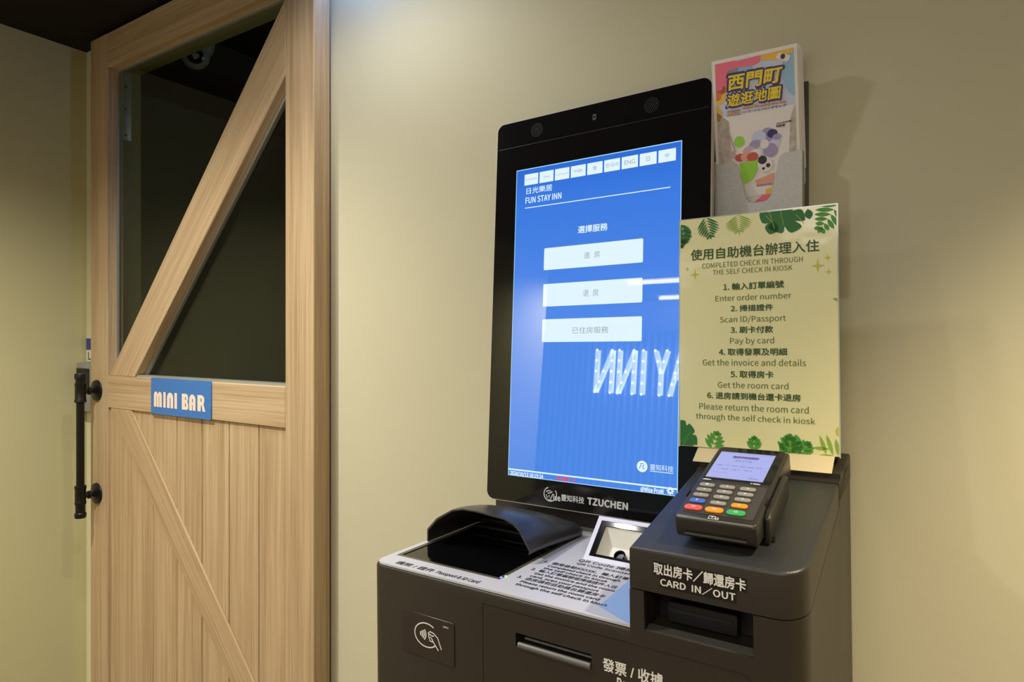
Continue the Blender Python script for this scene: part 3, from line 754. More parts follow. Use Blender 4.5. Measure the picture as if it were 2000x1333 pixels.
# language keys
u0 = Mp(1024.9, 352)[0]; u1 = Mp(1320.4, 302)[0]; zt = Mp(1025, 342)[1]; zb = Mp(1025, 363.2)[1]
pitch = (u1-u0+.0028)/9
langs = ['español', 'ไทย', 'Indonesia', 'Việt', '簡', '한국어', 'ENG', '日', '中']
wds = [.82, .42, .86, .62, .25, .80, .66, .22, .24]
tg = MB()
for i in range(9):
    a = u0+pitch*i; b = a+pitch-.0028
    ui.mi(0).face([uf(q) for q in rrect(a, b, zb, zt, .0008, 2)])
    c = (a+b)/2; w = (b-a)*wds[i]; hh = (zt-zb)*(.14 if i == 2 else .22 if i in (0, 1) else .38)
    text(tg, langs[i], c-w/2, c+w/2, (zt+zb)/2-hh/2, (zt+zb)/2+hh/2, uf2, .0)
# big buttons
for i, (tlx, tly, bly, trx, wrd, l, r, tt, bb_) in enumerate(((1063.6, 485.6, 528.3, 1258.2, '進  房', 1141, 1172, 493, 505.8), (1062, 555.6, 599.5, 1257, '退  房', 1139, 1169, 566.3, 580), (1060.4, 624.3, 668.7, 1255.5, '已住房服務', 1118, 1188.7, 639.5, 652.2))):
    z1 = Mp(tlx, tly)[1]; z0 = Mp(tlx, bly)[1]
    ui.mi(0).face([uf(q) for q in rrect(-.0793*k, .0805*k, z0, z1, .0022, 4)])
    px_text(tg, Mp, wrd, l, r, tt, bb_, uf2, bold=-.004)
px_text(ui.mi(0), Mp, '日光樂居', 1028.5, 1078.5, 368, 380.3, uf2, bold=.008)
px_text(ui, Mp, 'FUN STAY INN', 1026.8, 1096.5, 387, 398.3, uf2, base=True, bold=.010)
px_text(ui, Mp, '選擇服務', 1129.2, 1186.8, 442.6, 456.4, uf2, bold=.018)
zl = Mp(1025.8, 407.3)[1]
ui.face([uf2(q) for q in rect(Mp(1025.8, 407.3)[0], Mp(1309.7, 366.3)[0], zl-.0007, zl+.0007)])
px_text(ui, Mp, '2024/10/13 16:15:24', 997, 1061, 919.5, 927.5, uf2, base=True, bold=.02)
px_text(ui, Mp, '@Wise ProM', 1251.6, 1295.8, 950.7, 959.3, uf2, base=True, bold=.02)
px_text(ui, Mp, '靈知科技', 1269.8, 1315.6, 906.5, 918, uf2)
c = Mp(1254.4, 911.6)
ui.face([uf(q) for q in [(c[0]+.0085*math.cos(R_(a)), c[1]+.0085*math.sin(R_(a))) for a in range(0, 360, 15)]])
zu = Mp(1270, 920.5)[1]; ui.face([uf2(q) for q in rect(Mp(1270, 920)[0], Mp(1315, 926)[0], zu-.0005, zu+.0005)])
# gear
c = Mp(1309.5, 959.5)
for a in range(0, 360, 45):
    stroke(ui, [(c[0]+.003*math.cos(R_(a)), c[1]+.003*math.sin(R_(a))), (c[0]+.0056*math.cos(R_(a)), c[1]+.0056*math.sin(R_(a)))], .0020, uf)
stroke(ui, [(c[0]+.0030*math.cos(R_(a)), c[1]+.0030*math.sin(R_(a))) for a in range(0, 360, 20)], .0024, uf, closed=True)
ui.build('screen_buttons', [EW, ELINE], mon, matrix=MM)
tg.build('button_text', EG, mon, matrix=MM)
rt = MB(); px_text(rt, Mp, '發卡張數：34', 1088, 1123.7, 930, 938.8, uf2, bold=.015); rt.build('red_text', ER, mon, matrix=MM)
lg = MB(); c = Mp(1254.4, 911.6)
for s_ in ([(-.004, -.003), (-.002, .002), (.0005, -.001), (.003, .003)], [(-.003, .0035), (.0015, .0045)], [(.001, -.003), (.004, -.002)]):
    stroke(lg, [(c[0]+x, c[1]+y) for x, y in s_], .0013, uf2)
lg.build('logo_mark', sb, mon, matrix=MM)
# maker's mark below the screen
bl = MB(); c = Mp(1075, 965.8)
stroke(bl, [(c[0]+.0118*math.cos(R_(a)), c[1]+.0112*math.sin(R_(a))) for a in range(-250, 40, 12)], .0017, uf)
for s_ in ([(-.008, .003), (-.004, .0055), (.001, .005)], [(-.0075, -.001), (-.006, -.007), (-.002, -.002), (.001, -.0075), (.005, .001)], [(-.005, .001), (.0, .002), (.004, .0045)], [(-.004, -.009), (.003, -.0095)]):
    stroke(bl, [(c[0]+x, c[1]+y) for x, y in s_], .0017, uf)
px_text(bl, Mp, 'ise', 1081, 1094.5, 966, 977.5, uf, base=True, bold=.03)
px_text(bl, Mp, '靈知科技', 1096.3, 1141, 965.5, 978.3, uf, bold=.02)
px_text(bl, Mp, 'TZUCHEN', 1147.7, 1226, 972.3, 985.3, uf, base=True, bold=.026)
bl.build('printed_text', mat('logo_silver', (205, 205, 205), .4), mon, matrix=MM)
# border details: seam, speakers, front camera
sm = MB(); zs = Mp(979, 293.7)[1]
sm.box((-BX+.003, -.00025, zs-.0004), (BX-.003, 0, zs+.0004)).build('border_seam', mat('seam_grey', (58, 56, 52), .3), mon, matrix=MM)
GR = mat('grille_grey', (66, 64, 58), .4)
for gx, gz in ((-.0985*k, .2975*k), (.0895*k, .2965*k)):
    gmb = MB()
    for rr, cnt in ((0, 1), (.0028, 6), (.0056, 12), (.0084, 18), (.0112, 24)):
        for j in range(cnt):
            a = 2*math.pi*j/max(cnt, 1); cxx, czz = gx+rr*math.cos(a), gz+rr*math.sin(a)
            gmb.face([(cxx+.0008*math.cos(R_(b)), -.0003, czz+.0008*math.sin(R_(b))) for b in range(0, 360, 60)])
    tag(gmb.build('speaker_grille', GR, mon, matrix=MM), kind='stuff')
MB().prism(rrect(-.002, .0045, .293*k, .299*k+.003, .0012, 3), lambda p: (p[0], -.0006, p[1]), lambda p: (p[0], 0, p[1])).build('front_camera', mat('front_camera_grey', (96, 92, 88), .2), mon, matrix=MM)
MB().lathe([(.0016, -.0009), (.0016, -.0005)], (.0012, 0, .2975*k), 'y', 12).build('camera_lens', GLASSB, mon, matrix=MM)

# ==================================================================== PAYMENT TERMINAL
tb = T.R @ np.array([0, 0, -.03]) + T.t
TE = TM.copy(); TE.translation = Vector((tb[0], tb[1], tb[2]+EYE))
term = empty('payment_terminal', TE)
tag(term, 'black card payment terminal with lit screen and coloured keys on the slanted box', 'card terminal')
q = TSC
hw, hl = .0400*q, .0838*q
TB = mat('terminal_black', (44, 41, 38), .36, spec=.5)
side = [(-hl, -.004), (-hl+.003, 0), (hl-.004, 0), (hl, -.004), (hl, -.030), (hl-.01, -.034), (-hl+.035, -.030), (-hl+.004, -.026), (-hl, -.022)]
body = MB().prism(side, lambda p: (-hw, p[0], p[1]), lambda p: (hw, p[0], p[1])).build('casing', TB, term, bevel=.0028, seg=3, matrix=TM)
# face panel, grey key field
MB().prism(rrect(-hw+.004, hw-.004, .0, hl-.003, .003, 3), lambda p: (p[0], p[1], 0), lambda p: (p[0], p[1], .0006)).build('screen_glass', mat('terminal_glass', (14, 14, 22), .08), term, matrix=TM)
TSM = bpy.data.materials.new('terminal_screen'); TSM.use_nodes = True
p = TSM.node_tree.nodes['Principled BSDF']; p.inputs['Base Color'].default_value = (.05, .05, .08, 1); p.inputs['Roughness'].default_value = .15
p.inputs['Emission Color'].default_value = srgb(160, 170, 232); p.inputs['Emission Strength'].default_value = .95
ts = MB().face([(-.0334*q, .0025*q, .0008), (.0277*q, .0025*q, .0008), (.0281*q, .0680*q, .0008), (-.0332*q, .0680*q, .0008)]).build('display', TSM, term, matrix=TM)
te = MB(); tf = lambda p_: (p_[0]*q, p_[1]*q, .0010)
TI = emat('terminal_ink', (104, 100, 150), .9)
te.face([tf(p_) for p_ in rect(-.017, .0125, .0545, .0575)])
te.face([tf(p_) for p_ in rect(-.0320, .0270, .0655, .0658)])
text(te, '請 刷 卡 交 易', -.012, .006, .0445, .0490, tf)
text(te, '電子發票載具', -.0295, .0210, .0320, .0340, tf); text(te, '感應 / 插卡 / 刷卡', -.022, .012, .0230, .0255, tf); text(te, '2024/10/13', -.0300, -.0120, .0140, .0158, tf); text(te, 'MENU', .012, .022, .0060, .0092, tf)
te.build('display_text', TI, term, matrix=TM)
rd_ = MB(); text(rd_, '信用卡交易服務', -.0160, .0115, .0520, .0590, tf, .01); rd_.build('display_heading', emat('terminal_red', (120, 60, 110), .8), term, matrix=TM)
lo = MB(); tf0 = lambda p_: (p_[0]*q, p_[1]*q, .0012)
text(lo, 'V 200C', .0165, .0265, -.0048, -.0020, tf0, .02)
lo.face([tf0((-.0345+.010*t_a, -.0052+.0026*t_b)) for t_a, t_b in ((0, .1), (.5, 0), (1, .3), (.85, .75), (.35, 1), (.1, .7))])
lo.build('printed_text', WHITE, term, matrix=TM)
KC = {'g': mat('key_grey', (150, 146, 138), .5), 'b': mat('key_blue', (72, 110, 205), .45), 'o': mat('key_orange', (235, 150, 40), .45), 'r': mat('key_red', (230, 92, 84), .45), 'n': mat('key_green', (60, 165, 95), .45)}
KS = MB().prism(rrect(-hw+.005, hw-.005, -hl+.010, -.008, .003, 3), lambda p: (p[0], p[1], 0), lambda p: (p[0], p[1], .0004)).build('key_field', mat('key_field_grey', (62, 59, 55), .5), term, matrix=TM)
keys = []
for ri_, (yk, cols, marks, big) in enumerate(((-.0176, 'ggg', '123', 0), (-.0287, 'ggg', '456', 0), (-.0403, 'ggg', '789', 0), (-.0527, 'bgo', 'F0C', 0), (-.0666, 'ron', 'X<O', 1))):
    for ci, (xk, cc, mk) in enumerate(zip((-.0253, -.0040, .0173), cols, marks)):
        w2_, h2_ = (.0085, .0036) if not big else (.0095, .0050)
        if ri_ == 3 and ci != 1: h2_ = .0042
        kb = MB().prism(rrect(xk*q-w2_, xk*q+w2_, yk*q-h2_, yk*q+h2_, h2_*.92, 5), lambda p: (p[0], p[1], .0004), lambda p: (p[0], p[1], .0026))
        ko = kb.build('key', KC[cc], term, bevel=.0008, seg=2, matrix=TM)
        if cc != 'g': tag(ko, {'b': 'blue', 'o': 'orange', 'r': 'red', 'n': 'green'}[cc]+' key')
        km = MB(); wk = {'X': .0045, '<': .0045, 'O': .0035}.get(mk, .0022)
        text(km, mk if mk not in 'X' else 'CAN', xk*q-wk/2, xk*q+wk/2, yk*q-.0016, yk*q+.0016, lambda p: (p[0], p[1], .0029), .02)
        km.build('key_mark', WHITE, ko, matrix=TM)
ic = MB(); cI = (-.0025*q, -.0795*q)
stroke(ic, [(cI[0]-.0035, cI[1]-.0022), (cI[0]-.0035, cI[1]+.0028), (cI[0]+.0028, cI[1]+.0028), (cI[0]+.0028, cI[1]-.0022)], .0009, lambda p: (p[0], p[1], .0006), closed=True)
ic.face([(cI[0]-.0015+x, cI[1]+.0006+y, .0006) for x, y in ((0, 0), (.0025, 0), (.0025, .0012), (0, .0012))])
stroke(ic, [(cI[0]+.0052+.0013*math.cos(R_(a)), cI[1]-.001+.002*math.sin(R_(a))) for a in range(0, 360, 40)], .0008, lambda p: (p[0], p[1], .0006), closed=True)
ic.build('card_symbol', WHITE, term, matrix=TM)
# silver lip along the front edge, front slot
MB().box((-hw+.003, -hl+.001, -.0028), (hw-.003, -hl+.003, -.0008)).build('front_lip', mat('lip_grey', (150, 146, 138), .25, .4), term, bevel=.0006, matrix=TM)
MB().box((-hw+.010, -hl-.0006, -.0175), (hw-.010, -hl+.002, -.0155)).build('chip_slot', DARK, term, matrix=TM)
MB().box((-hw+.010, -hl-.0016, -.0200), (hw-.010, -hl+.002, -.0178)).build('slot_lip', mat('slot_lip_olive', (88, 84, 72), .3), term, bevel=.0005, matrix=TM)
# swipe rail on the right flank and small side marks
MB().prism([(-hl+.030, -.008), (-hl+.040, -.004), (hl-.055, -.004), (hl-.045, -.010), (hl-.050, -.034), (-hl+.024, -.034)], lambda p: (hw+.0005, p[0], p[1]), lambda p: (hw+.0065, p[0], p[1])).build('swipe_rail', TB, term, bevel=.002, seg=2, matrix=TM)
for sgn in (-1, 1):
    MB().box((sgn*hw-.0012, -.042, -.0035), (sgn*hw+.0002, -.030, .0002)).build('side_notch', DARK, term, matrix=TM)
# stand under it, resting on the slanted box
MB().prism([(-.060, -.027), (.066, -.031), (.066, -.0480), (-.060, -.0362)], lambda p: (-hw+.006, p[0], p[1]), lambda p: (hw-.003, p[0], p[1])).build('stand', DARK, term, bevel=.002, matrix=TM)
MB().lathe([(.0045, -.0372), (.0045, -.030)], (hw+.004, -.050, 0), 'z', 14).build('stand_foot', DARK, term, matrix=TM)

# ==================================================================== LAMINATED INSTRUCTION SHEET
SW, SH = .187*SS, .297*SS
e = .0025
smb = bpy.data.materials.new('laminate_film'); smb.use_nodes = True
PAPER = mat('sheet_paper', (246, 240, 182), .3, spec=.4, coat=.6)
nt = PAPER.node_tree; tcn = nt.nodes.new('ShaderNodeTexCoord'); nn = nt.nodes.new('ShaderNodeTexNoise'); nn.inputs['Scale'].default_value = 38; nn.inputs['Detail'].default_value = 1.5
nt.links.new(tcn.outputs['Object'], nn.inputs['Vector'])
bn = nt.nodes.new('ShaderNodeBump'); bn.inputs['Strength'].default_value = .16; bn.inputs['Distance'].default_value = .002; nt.links.new(nn.outputs['Fac'], bn.inputs['Height'])
nt.links.new(bn.outputs[0], nt.nodes['Principled BSDF'].inputs['Coat Normal'])
NX = 14
vs = []; fs = []
for i in range(NX+1):
    x = -SW/2+SW*i/NX
    for z in (-SH/2, SH/2): vs.append((x, 0, z))
    for z in (-SH/2, SH/2): vs.append((x, .0008, z))
for i in range(NX):
    a = 4*i; b = 4*(i+1)
    fs += [(a, b, b+1, a+1), (a+2, a+3, b+3, b+2), (a+1, b+1, b+3, a+3), (a, a+2, b+2, b)]
fs += [(0, 1, 3, 2), (4*NX, 4*NX+2, 4*NX+3, 4*NX+1)]
sh = MB().add(vs, fs).build('instruction_sheet', PAPER, matrix=SMX)
WM[sh.name] = SMX
tag(sh, 'laminated pale green check-in instruction sheet with leaf borders standing on the kiosk', 'sign')
FILM = mat('film_edge', (200, 205, 200), .1, spec=.8)
fe = MB()
for a in (((-SW/2-.0016, -SH/2-.0016), (-SW/2, SH/2+.0016)), ((SW/2, -SH/2-.0016), (SW/2+.0016, SH/2+.0016)), ((-SW/2, SH/2), (SW/2, SH/2+.0016))):
    fe.box((a[0][0], .0001, a[0][1]), (a[1][0], .0006, a[1][1]))
fe.build('film_edge', FILM, sh, matrix=SMX)
# homography from the four seen corners to the sheet
def homog(src, dst):
    A = []; bb = []
    for (x, y), (u, v) in zip(src, dst):
        A += [[x, y, 1, 0, 0, 0, -u*x, -u*y], [0, 0, 0, x, y, 1, -v*x, -v*y]]; bb += [u, v]
    h_ = np.linalg.solve(np.array(A, float), np.array(bb, float)); return np.append(h_, 1).reshape(3, 3)
HS = homog([(1329, 429), (1636, 399), (1327, 876), (1640, 891)], [(-SW/2, SH/2), (SW/2, SH/2), (-SW/2, -SH/2), (SW/2, -SH/2)])
def Sp(x, y):
    w_ = HS @ np.array([x, y, 1.0]); return w_[0]/w_[2], w_[1]/w_[2]
sfn = lambda p: (p[0], -.0004, p[1])
GD = mat('ink_dark_green', (46, 84, 34), .5); GM = mat('ink_green', (92, 112, 52), .5); GB = mat('ink_bright_green', (74, 122, 44), .5)
def sheet_line(mt, *a, **k_):
    b_ = MB(); px_text(b_, *a, **k_); b_.build('printed_line', mt, sh, matrix=SMX)
sheet_line(GD, Sp, '使用自助機台辦理入住', 1350, 1602, 487, 508.5, sfn, bold=.016)
sheet_line(GM, Sp, 'COMPLETED CHECK IN THROUGH', 1372.5, 1570, 514, 524, sfn, base=True, bold=.0)
sheet_line(GM, Sp, 'THE SELF CHECK IN KIOSK', 1393.5, 1550, 527, 536.7, sfn, base=True, bold=.0)
sheet_line(GD, Sp, '1. 輸入訂單編號', 1415, 1533, 554, 567.5, sfn, bold=.012)
sheet_line(GM, Sp, 'Enter order number', 1398.7, 1547.9, 577.5, 589, sfn, base=True)
sheet_line(GD, Sp, '2. 掃描證件', 1429.6, 1512, 597, 609.3, sfn, bold=.012)
sheet_line(GM, Sp, 'Scan ID/Passport', 1407.5, 1537.4, 619, 630.8, sfn, base=True)
sheet_line(GD, Sp, '3. 刷卡付款', 1429, 1512, 639, 652.2, sfn, bold=.012)
sheet_line(GM, Sp, 'Pay by card', 1427.5, 1514, 660.5, 672.6, sfn, base=True)
sheet_line(GD, Sp, '4. 取得發票及明細', 1405.7, 1539, 682.5, 696, sfn, bold=.012)
sheet_line(GM, Sp, 'Get the invoice and details', 1373, 1576, 703.5, 716, sfn, base=True)
sheet_line(GD, Sp, '5. 取得房卡', 1428.8, 1512.6, 726, 739.5, sfn, bold=.012)
sheet_line(GM, Sp, 'Get the room card', 1403, 1541.6, 747.5, 759.7, sfn, base=True)
sheet_line(GD, Sp, '6. 退房請到機台還卡退房', 1382.3, 1565, 768.5, 781.5, sfn, bold=.012)
sheet_line(GM, Sp, 'Please return the room card', 1366, 1581, 790, 802.8, sfn, base=True)
sheet_line(GM, Sp, 'through the self check in kiosk', 1359.4, 1593.5, 810, 821.7, sfn, base=True)
# leaf borders (flat print), clipped to the sheet
def clip(poly):
    def half(P, ins, inter):
        out = []
        for i in range(len(P)):
            a, b = P[i-1], P[i]
            if ins(b):
                if not ins(a): out.append(inter(a, b))
                out.append(b)
            elif ins(a): out.append(inter(a, b))
        return out
    for ax, lim, sg in ((0, -SW/2+.0006, 1), (0, SW/2-.0006, -1), (1, -SH/2+.0006, 1), (1, SH/2-.0006, -1)):
        if len(poly) < 3: return []
        def inter(a, b, ax=ax, lim=lim):
            t = (lim-a[ax])/(b[ax]-a[ax]); return (a[0]+t*(b[0]-a[0]), a[1]+t*(b[1]-a[1]))
        poly = half(poly, lambda p: (p[ax]-lim)*sg >= 0, inter)
    return poly
def leaflet(mb, c, ang_, L, w, fnn):      # pointed oval from c
    n_ = 7; d = (math.cos(ang_), math.sin(ang_)); nrm_ = (-d[1], d[0]); pts = []
    for i in range(n_+1):
        t = i/n_; pts.append((c[0]+d[0]*L*t+nrm_[0]*w/2*math.sin(math.pi*t)**.8, c[1]+d[1]*L*t+nrm_[1]*w/2*math.sin(math.pi*t)**.8))
    for i in range(n_-1, 0, -1):
        t = i/n_; pts.append((c[0]+d[0]*L*t-nrm_[0]*w/2*math.sin(math.pi*t)**.8, c[1]+d[1]*L*t-nrm_[1]*w/2*math.sin(math.pi*t)**.8))
    pts = clip(pts)
    if len(pts) >= 3: mb.face([fnn(p) for p in pts])
def frond_(mb, base_, tip_, n_, L, w, spread=60, fnn=sfn):
    bx, bz = base_; dx, dz = tip_[0]-bx, tip_[1]-bz; A = math.atan2(dz, dx)
    for i in range(n_):
        t = (i+.5)/n_; c = (bx+dx*t, bz+dz*t); l = L*(1-.45*t)*(.75+.5*math.sin(math.pi*min(1, t+.2)))
        for s_ in (-1, 1): leaflet(mb, c, A+s_*R_(spread), l, w, fnn)
    leaflet(mb, (bx+dx*.85, bz+dz*.85), A, L*.5, w, fnn)
def S2(x, y): return Sp(x, y)
def wrap(f_):
    def g_(mb, *a, **k_):
        own = isinstance(mb, Leafs)
        if own: mb.begin()
        f_(mb, *a, **k_)
        if own: mb.end()
    return g_
LG = [mat('leaf_dark', (40, 116, 48), .5), mat('leaf_mid', (84, 160, 60), .5), mat('leaf_lime', (148, 186, 60), .5), mat('leaf_yellow', (214, 208, 70), .5)]
class Leafs:
    def __init__(s): s.i = 0
    def mi(s, i): s.i = i; return s
    def face(s, pts): s.mb.face(pts)
    def begin(s): s.mb = MB(); return s
    def end(s):
        if s.mb.f: s.mb.build('printed_leaf', LG[s.i], sh, matrix=SMX)
lf_ = Leafs()
def blob_(mb, c, rx_, rz_, a0=0, lobes=5, depth=.35, fnn=sfn):
    pts = []
    for k_ in range(60):
        a = 2*math.pi*k_/60; r_ = 1-depth*max(0, math.cos(a*lobes))**6
        x, z = rx_*r_*math.cos(a), rz_*r_*math.sin(a)
        pts.append((c[0]+x*math.cos(a0)-z*math.sin(a0), c[1]+x*math.sin(a0)+z*math.cos(a0)))
    pts = clip(pts)
    if len(pts) >= 3: mb.face([fnn(p) for p in pts])
frond = wrap(frond_); single = wrap(leaflet); blob = wrap(blob_)
lf_.mi(0); frond(lf_, S2(1378, 420), S2(1389, 460), 7, .0190, .0027, 48)
lf_.mi(2); frond(lf_, S2(1443, 416), S2(1446, 450), 8, .0190, .0017, 58)
lf_.mi(1); frond(lf_, S2(1640, 396), S2(1603, 450), 6, .0200, .0056, 62)
lf_.mi(0); frond(lf_, S2(1331, 432), S2(1338, 470), 4, .018, .0070, 35); frond(lf_, S2(1327, 462), S2(1332, 480), 2, .010, .006, 30)
c = S2(1530, 422); lf_.mi(0); blob(lf_, c, .030, .022, R_(-25), 6, .42)
single(lf_, S2(1515, 432), R_(-110), .018, .018, sfn); single(lf_, S2(1580, 408), R_(-80), .014, .010, sfn)
c = S2(1338, 858); blob(lf_, c, .016, .024, R_(20), 7, .35)
lf_.mi(1); frond(lf_, S2(1390, 886), S2(1402, 850), 4, .016, .0055, 50)
frond(lf_, S2(1474, 886), S2(1475, 858), 3, .013, .0062, 40)
lf_.mi(1); c = S2(1546, 874); blob(lf_, c, .018, .014, R_(80), 5, .5); frond(lf_, S2(1560, 892), S2(1580, 868), 3, .016, .0065, 35); frond(lf_, S2(1540, 892), S2(1546, 856), 3, .018, .0065, 50)
lf_.mi(2); 
for (a, b) in (((1615, 886), (1602, 850)), ((1628, 888), (1615, 848)), ((1638, 888), (1633, 856)), ((1620, 876), (1590, 874)), ((1632, 890), (1595, 890))):
    A_, B_ = S2(*a), S2(*b); single(lf_, A_, math.atan2(B_[1]-A_[1], B_[0]-A_[0]), math.dist(A_, B_), .0045, sfn)
single(lf_, S2(1628, 583), R_(-20), .010, .004, sfn)
lf_.mi(3); single(lf_, S2(1637, 832), R_(-90), .012, .005, sfn)
for (x, y, r_) in ((1599, 519, .0105), (1618, 503, .0060), (1620, 531, .0058), (1358, 536, .0085), (1343, 525, .0042)):
    c = S2(x, y); pts = []
    for k_ in range(8):
        a = math.pi/4*k_; rr = r_ if k_ % 2 == 0 else r_*.22; pts.append((c[0]+rr*math.cos(a)*.8, c[1]+rr*math.sin(a)))
    lf_.begin(); lf_.face([sfn(p) for p in pts]); lf_.mb.build('printed_star', LG[3], sh, matrix=SMX)

# lighter veins over the big leaves
vn = MB(); vf = lambda p: (p[0], -.0007, p[1])
for a, b in (((1498, 420), (1512, 405 if 0 else 436)), ((1556, 418), (1572, 436)), ((1527, 412), (1533, 440)), ((1505, 414), (1515, 446)), ((1332, 868), (1350, 848)), ((1330, 878), (1344, 862)), ((1546, 892), (1544, 862))):
    A_, B_ = S2(*a), S2(*b); d = Vector(B_)-Vector(A_); pts = clip([A_, B_, (B_[0]+.0008, B_[1]+.0003), (A_[0]+.0008, A_[1]+.0003)])
    if len(pts) >= 3: vn.face([vf(p) for p in pts])
vn.build('leaf_vein', LG[2], sh, matrix=SMX)
# folded foot of the sheet lying on the ledge
ft = MB()
ft.prism([(.884, -.1668), (.913, -.1490), (.9135, -.1500), (.885, -.1676)], lambda p: (-.2960, p[0], p[1]), lambda p: (-.1225, p[0]+.004, p[1]))
ft.build('folded_foot', mat('foot_paper', (222, 204, 160), .3, coat=.6), sh, matrix=KM)

# ==================================================================== BROCHURE HOLDER AND BROCHURES
HG = mat('holder_grey', (206, 204, 200), .5, noise=(400, .08)); HD = mat('holder_grey_dark', (84, 80, 72), .55)
hx0, hx1, hy0 = -.2745, -.1530, .974
hz0, hz1 = .115, .2680
hold = empty('brochure_holder', Matrix.Translation((-.214, WB, EYE+hz0)))
tag(hold, 'grey wall-mounted leaflet holder with a deep notch in its front', 'leaflet holder')
MB().box((hx0+.004, WB-.005, hz0), (hx1+.0045, WB, .362)).build('back_plate', HD, hold, bevel=.0008, matrix=WMX)
# front panel with U notch
n0, n1_ = W.on(1, hy0, 1440, 312), W.on(1, hy0, 1517, 300)
b0, b1 = W.on(1, hy0, 1456, 385), W.on(1, hy0, 1506, 378); bt = W.on(1, hy0, 1470, 396)[2]
zt_ = hz1*.974
def q2(a, b, n_=5, cx=None):
    return a
poly = [(hx0, hz0), (hx1, hz0), (hx1, zt_)]
def arc2(cx, cz, r, a0, a1, n_=6): return [(cx+r*math.cos(R_(a0+(a1-a0)*i/n_)), cz+r*math.sin(R_(a0+(a1-a0)*i/n_))) for i in range(n_+1)]
NXa, NXb, NXc, NXd = n0[0], n1_[0], b0[0], b1[0]
r_ = .008
poly += [(NXb+.012, zt_-.001)]+[(NXb+.012-.010*math.sin(R_(a)), zt_-.001-.012*(1-math.cos(R_(a)))) for a in (20, 45, 70, 90)]
poly += [(NXd+.0012, bt+.014), (NXd-.001, bt+.006), (NXd-.006, bt+.0008), (NXd-.010, bt)]
poly += [(NXc+.010, bt), (NXc+.006, bt+.0008), (NXc+.001, bt+.006), (NXc-.0010, bt+.014)]
poly += [(NXa+.001, zt_-.012), (NXa-.002, zt_-.006), (NXa-.007, zt_-.001), (hx0, zt_)]
MB().prism(poly, lambda p: (p[0], hy0, p[1]), lambda p: (p[0], hy0+.0022, p[1])).build('front_panel', HG, hold, matrix=WMX)
MB().box((hx0, hy0+.0022, hz0), (hx0+.0022, WB, zt_)).build('side_panel', HG, hold, matrix=WMX)
MB().box((hx1-.0022, hy0+.0022, hz0), (hx1, WB, zt_)).build('side_panel', HG, hold, matrix=WMX)
MB().box((hx0, hy0, hz0-.002), (hx1, WB, hz0)).build('bottom_panel', HG, hold, matrix=WMX)

# brochures: the front one with print
u_, v_ = -BW/2, -BH/2
FULL = .150                      # how far a leaflet reaches below its visible face centre
BP = mat('leaflet_paper', (250, 244, 236), .4, spec=.4)
def leaf_mesh(name, mtx, dx=0, dz=0, yoff=0, parent=None, m=BP):
    return MB().box((-BW/2+dx, yoff, -FULL), (BW/2+dx, yoff+.0011, BH/2+dz)).build(name, m, parent, matrix=mtx)
# shrink the lean towards the pocket so that the stack fits
BMF = BM
f0 = leaf_mesh('leaflet', BMF); WM[f0.name] = BMF
tag(f0, 'frontmost colourful district map leaflet with yellow title in the grey holder', 'leaflet', 'leaflets in the wall holder')
labs = ['second leaflet of the stack, its white edge showing behind the front one', 'third leaflet of the stack in the grey holder', 'fourth leaflet of the stack in the grey holder', 'rearmost leaflet of the stack in the grey holder']
for i, (dx, dz, yo) in enumerate(((.0020, -.0008, .0030), (.0036, -.0022, .0062), (.0050, -.0052, .0095), (.0060, -.0090, .0125))):
    o = leaf_mesh('leaflet', BMF, dx, dz, yo); tag(o, labs[i], 'leaflet', 'leaflets in the wall holder')
HB = homog([(1387.8, 122.1), (1558.4, 83.8), (1399, 316.5), (1561, 293.5)], [(-BW/2, BH/2), (BW/2, BH/2), (-BW/2, -BH/2), (BW/2, -BH/2)])
def Bp(x, y): w_ = HB @ np.array([x, y, 1.0]); return (w_[0]/w_[2], w_[1]/w_[2])
lay = lambda k_: (lambda p: (p[0], -.0002*k_, p[1]))
BCOL = [mat('bro_lilac', (214, 220, 246), .45), mat('bro_pink', (255, 120, 146), .45), mat('bro_yellow', (255, 200, 70), .45), mat('bro_blue', (158, 200, 232), .45), mat('bro_street', (200, 186, 172), .45, noise=(120, .25)),
        mat('bro_white', (248, 240, 236), .45), mat('bro_navy', (56, 44, 110), .45), mat('bro_gold', (255, 222, 40), .45), mat('bro_orange', (232, 130, 50), .45), mat('bro_green', (160, 225, 60), .45),
        mat('bro_cream', (214, 190, 200), .45), mat('bro_violet', (176, 160, 204), .45), mat('bro_red', (214, 92, 80), .45), mat('bro_black', (50, 40, 50), .45), mat('bro_peach', (244, 170, 150), .45)]
bp = MB()
X0b, X1b = -BW/2+.0045, BW/2-.0045; Z1b = BH/2-.0050; Z0b = -FULL+.005
def bclip(pts):
    out = [(min(max(x, X0b), X1b), min(max(z, Z0b), Z1b)) for x, z in pts]; return out
def bpoly(k_, pts, mi): bp.mi(mi).face([lay(k_)(p) for p in bclip(pts)])
def ell(x, y, rx_, rz_, a0=0, a1=360, n_=20):
    c = Bp(x, y); return [(c[0]+rx_*math.cos(R_(a0+(a1-a0)*i/n_)), c[1]+rz_*math.sin(R_(a0+(a1-a0)*i/n_))) for i in range(n_)]
bpoly(1, rect(X0b, X1b, Z0b, Z1b), 0)
